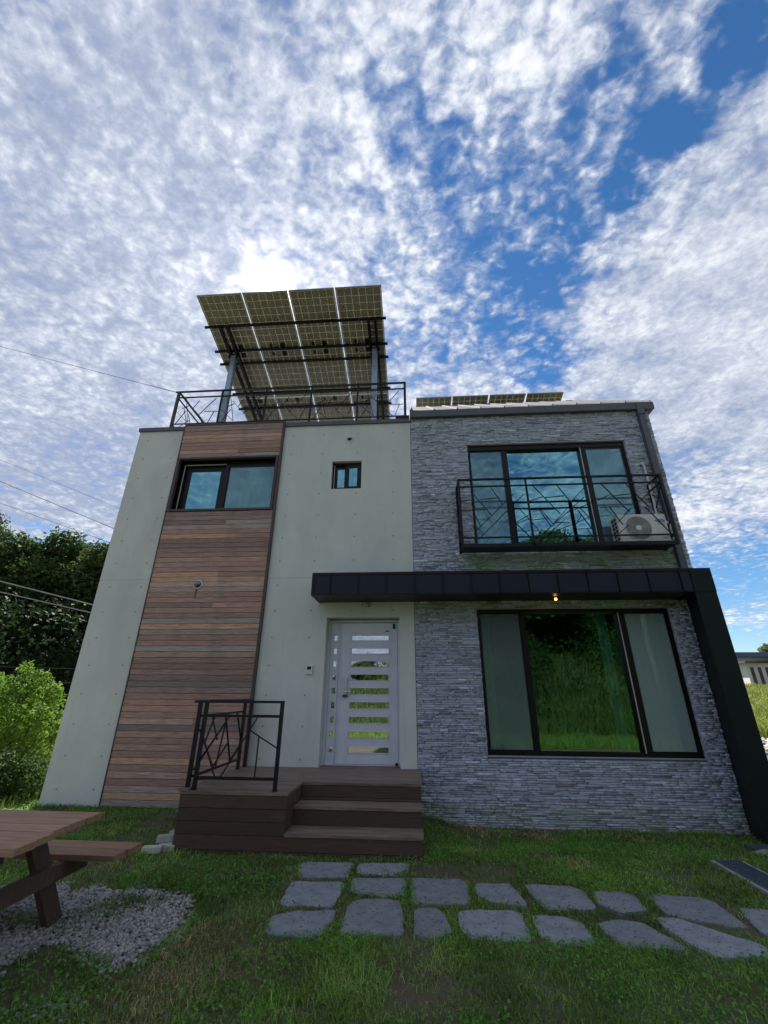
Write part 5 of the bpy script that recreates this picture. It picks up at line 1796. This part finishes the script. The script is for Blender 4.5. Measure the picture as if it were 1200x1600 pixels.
# trees and bushes on the slope across from the house (seen in the glass)
SG = 'trees on the slope facing the house'
slope = [(11, -30, 1.15, tA, 'broad tree on the slope mirrored in the upper window'), (17.5, -29, 1.0, tB, 'dark tree mirrored in the middle of the big window'), (5.5, -36, .85, tC, 'tree mirrored at the left of the big window'),
         (23, -33, 1.1, tA, 'tall tree mirrored at the right of the big window'), (13.5, -40, 1.3, tB, 'tree standing higher up the slope facing the house'), (-2, -44, .34, tC, 'smaller tree mirrored in the door glass'), (-9, -46, .34, tB, 'far tree mirrored in the narrow door panes'), (29, -27, 1.05, tC, 'rightmost tree on the slope facing the house'), (20.5, -42, 1.3, tC, 'tree behind the others on the slope facing the house')]
for k, (x, y, s, src, lab) in enumerate(slope):
    dup_thing(src, (x, y, float(terrain(x, y)) - .3), k * 1.7, (s, s, s * 1.05), lab, SG)

lb = []
rg = np.random.default_rng(15)
for k in range(260):
    x = rg.uniform(-14, 34); y = rg.uniform(-44, -17)
    if rg.random() > (-y - 14) / 9:
        continue
    sz = rg.uniform(.7, 1.3) * (1 + max(0, -y - 20) / 16) * (.5 if x < 4 else 1)
    lb.append((np.array([x, y, float(terrain(x, y)) + sz * .5]), np.array([sz * 1.2, sz * 1.2, sz])))
me = crown_mesh('slope_thicket', lb, 150000, (.10, .28), ((.014, .034, .010), (.06, .12, .026)), 56)
o = part('slope_thicket', me, LEAF); o['kind'] = 'stuff'; o['label'] = 'dark bushy thicket on the slope facing the house'; o['category'] = 'thicket'
for k, (x, y, s_) in enumerate(((-4.5, -33, .30), (-1.5, -31, .26), (3.2, -34, .45), (8.2, -33, .85))):
    dup_thing((tA, tB, tC, tB)[k], (x, y, float(terrain(x, y)) - .4), k * 2.1, (s_ * 1.2, s_ * 1.2, s_), ['small tree mirrored at the hinge side of the front door', 'small tree mirrored in the middle of the front door panes', 'tree on the slope straight opposite the porch', 'tree on the slope opposite the left pane of the big window'][k], SG)

# ------------------------------------------------------------------ distant white house
dh = thing('distant_house', (34.3, 42, 2.1), 'distant white house with narrow dark windows under an overhanging roof', 'house')
wpart('front_wall', MB().box(34.22, 46, 42, 50, 2.2, 4.75), HWALL, dh)
mb = MB()
n = 0
mb.v = [(33.7, 41.2, 4.72), (48, 41.2, 5.5), (48, 50, 5.5), (33.7, 50, 4.72), (33.7, 41.2, 4.86), (48, 41.2, 6.2), (48, 50, 6.2), (33.7, 50, 4.86)]
mb.f = [(0, 3, 2, 1), (4, 5, 6, 7), (0, 1, 5, 4), (1, 2, 6, 5), (2, 3, 7, 6), (3, 0, 4, 7)]
wpart('roof', mb, mat('house_eave', (.10, .10, .09), .7), dh)
for k in range(6):
    x = 34.72 + k * .74
    f_ = wpart('window', MB().box(x - .15, x + .15, 41.94, 42.02, 2.52, 4.30), mat('slit_dark%d' % k, (.03, .02, .03), .3), dh)
wpart('sill', MB().box(34.0, 46, 41.6, 42.1, 2.05, 2.2), HGREY, dh)
wpart('retaining_wall', MB().box(34.3, 46, 41.9, 42.05, 1.2, 2.05), mat('ret_wall', (.45, .42, .33), .9), dh)
wpart('back_wall', MB().box(31, 46, 50.2, 56, 1.6, 5.9), HWALL, dh)
wpart('back_roof', MB().box(30.5, 47, 49.6, 56.5, 5.9, 6.45), HROOF, dh)
wpart('balcony_wall', MB().box(32.5, 34.1, 45.0, 45.2, 1.4, 2.9), HGREY, dh)
wpart('dark_opening', MB().box(32.6, 34.1, 50.05, 50.18, 2.9, 3.9), FRAME, dh)

# ------------------------------------------------------------------ utility poles and wires
def pole(loc, h, label):
    t_ = thing('utility_pole', loc, label, 'utility pole')
    part('pole_shaft', MB().bar((0, 0, -.5), (0, 0, h), .16, .10, sides=12), KERB, t_)
    part('cross_arm', MB().box(-1.1, 1.1, -.05, .05, h - .9, h - .8), GALV, t_)
    part('cross_arm', MB().box(-.9, .9, -.05, .05, h - 2.0, h - 1.9), GALV, t_)
    for x in (-1, -.5, .5, 1):
        part('insulator', MB().bar((x, 0, h - .8), (x, 0, h - .62), .05, .04, sides=8), WHITE, t_)
    return t_


pole((-27, 5.6, 0.5), 12, 'concrete utility pole out to the left carrying the wires')
pole((16.0, -24, 1.5), 12.5, 'concrete utility pole mirrored in the upper window')
pole((-6, -30, 1.0), 10, 'concrete utility pole across from the front door')


def ray(px, py):
    d = fw * 662.57 + rt2 * (px - 600) - up2 * (py - 800)
    return d


def wire(p0, p1, r_, material, label, sag=.0, group=None, ext0=.9, ext1=.25):
    a = Vector(p0); b = Vector(p1)
    A = a + (a - b) * ext0; B = b + (b - a) * ext1
    pts = []
    for i in range(25):
        t_ = i / 24
        p = A + (B - A) * t_
        pts.append((p.x, p.y, p.z - sag * 4 * t_ * (1 - t_) + sag * .75))
    o = part('overhead_wire', MB().tube(pts, r_, 5), material)
    return tag(o, label, 'wire', group)


WG = 'overhead wires on the left'
wires = [((-15.45, 5.6, 9.60), (-10.48, 5.6, 7.58), .005, WIREM, 'thin wire second from the top, faint against the clouds'),
         ((-15.09, 5.6, 8.67), (-10.18, 5.6, 6.71), .012, WIREW, 'thick pale wire crossing above the treetops'),
         ((-14.75, 5.6, 7.79), (-10.18, 5.6, 6.20), .007, WIREM, 'thin wire just above the treetops'),
         ((-13.64, 5.6, 4.92), (-10.19, 5.6, 4.12), .019, WIREW, 'upper thick pale wire in front of the dark wood'),
         ((-13.50, 5.6, 4.56), (-10.22, 5.6, 3.88), .016, WIREW, 'lower thick pale wire in front of the dark wood'),
         ((-12.61, 5.6, 2.26), (-10.24, 5.6, 2.21), .011, WIREM, 'black wire low across the dark wood'),
         ((-12.45, 5.6, 1.84), (-10.22, 5.6, 1.81), .016, WIREM, 'lowest black wire, just over the leafy shrub')]
for p0, p1, r_, mm, lab in wires:
    wire(p0, p1, r_, mm, lab, sag=.0, group=WG)
o = part('overhead_wire', MB().tube([(-34, 13.5, 28.0), (-20.95, 8, 17.88), (-10.1, 3.95, 11.75), (-5.28, .16, 7.84)], .009, 5), WIREM)
tag(o, 'thin service wire running down from the upper left to the terrace railing', 'wire', WG)
for k, (z_, dx) in enumerate(((11.7, -1), (11.7, 0), (11.7, 1), (10.6, 0))):
    pts = []
    for i in range(13):
        t_ = i / 12
        pts.append((16 + 1 - 30 * t_ + 0, -24 - 6 * t_ + dx * .8, 1.5 + z_ - 1.7 * t_ - .8 * 4 * t_ * (1 - t_)))
    o = part('street_wire', MB().tube(pts, .02, 5), WIREM)
    tag(o, ['street wire nearest the house, strung between the two slope poles', 'middle street wire strung between the two slope poles', 'street wire farthest from the house between the slope poles', 'lowest street wire between the two slope poles'][k], 'wire', 'wires between the slope poles')
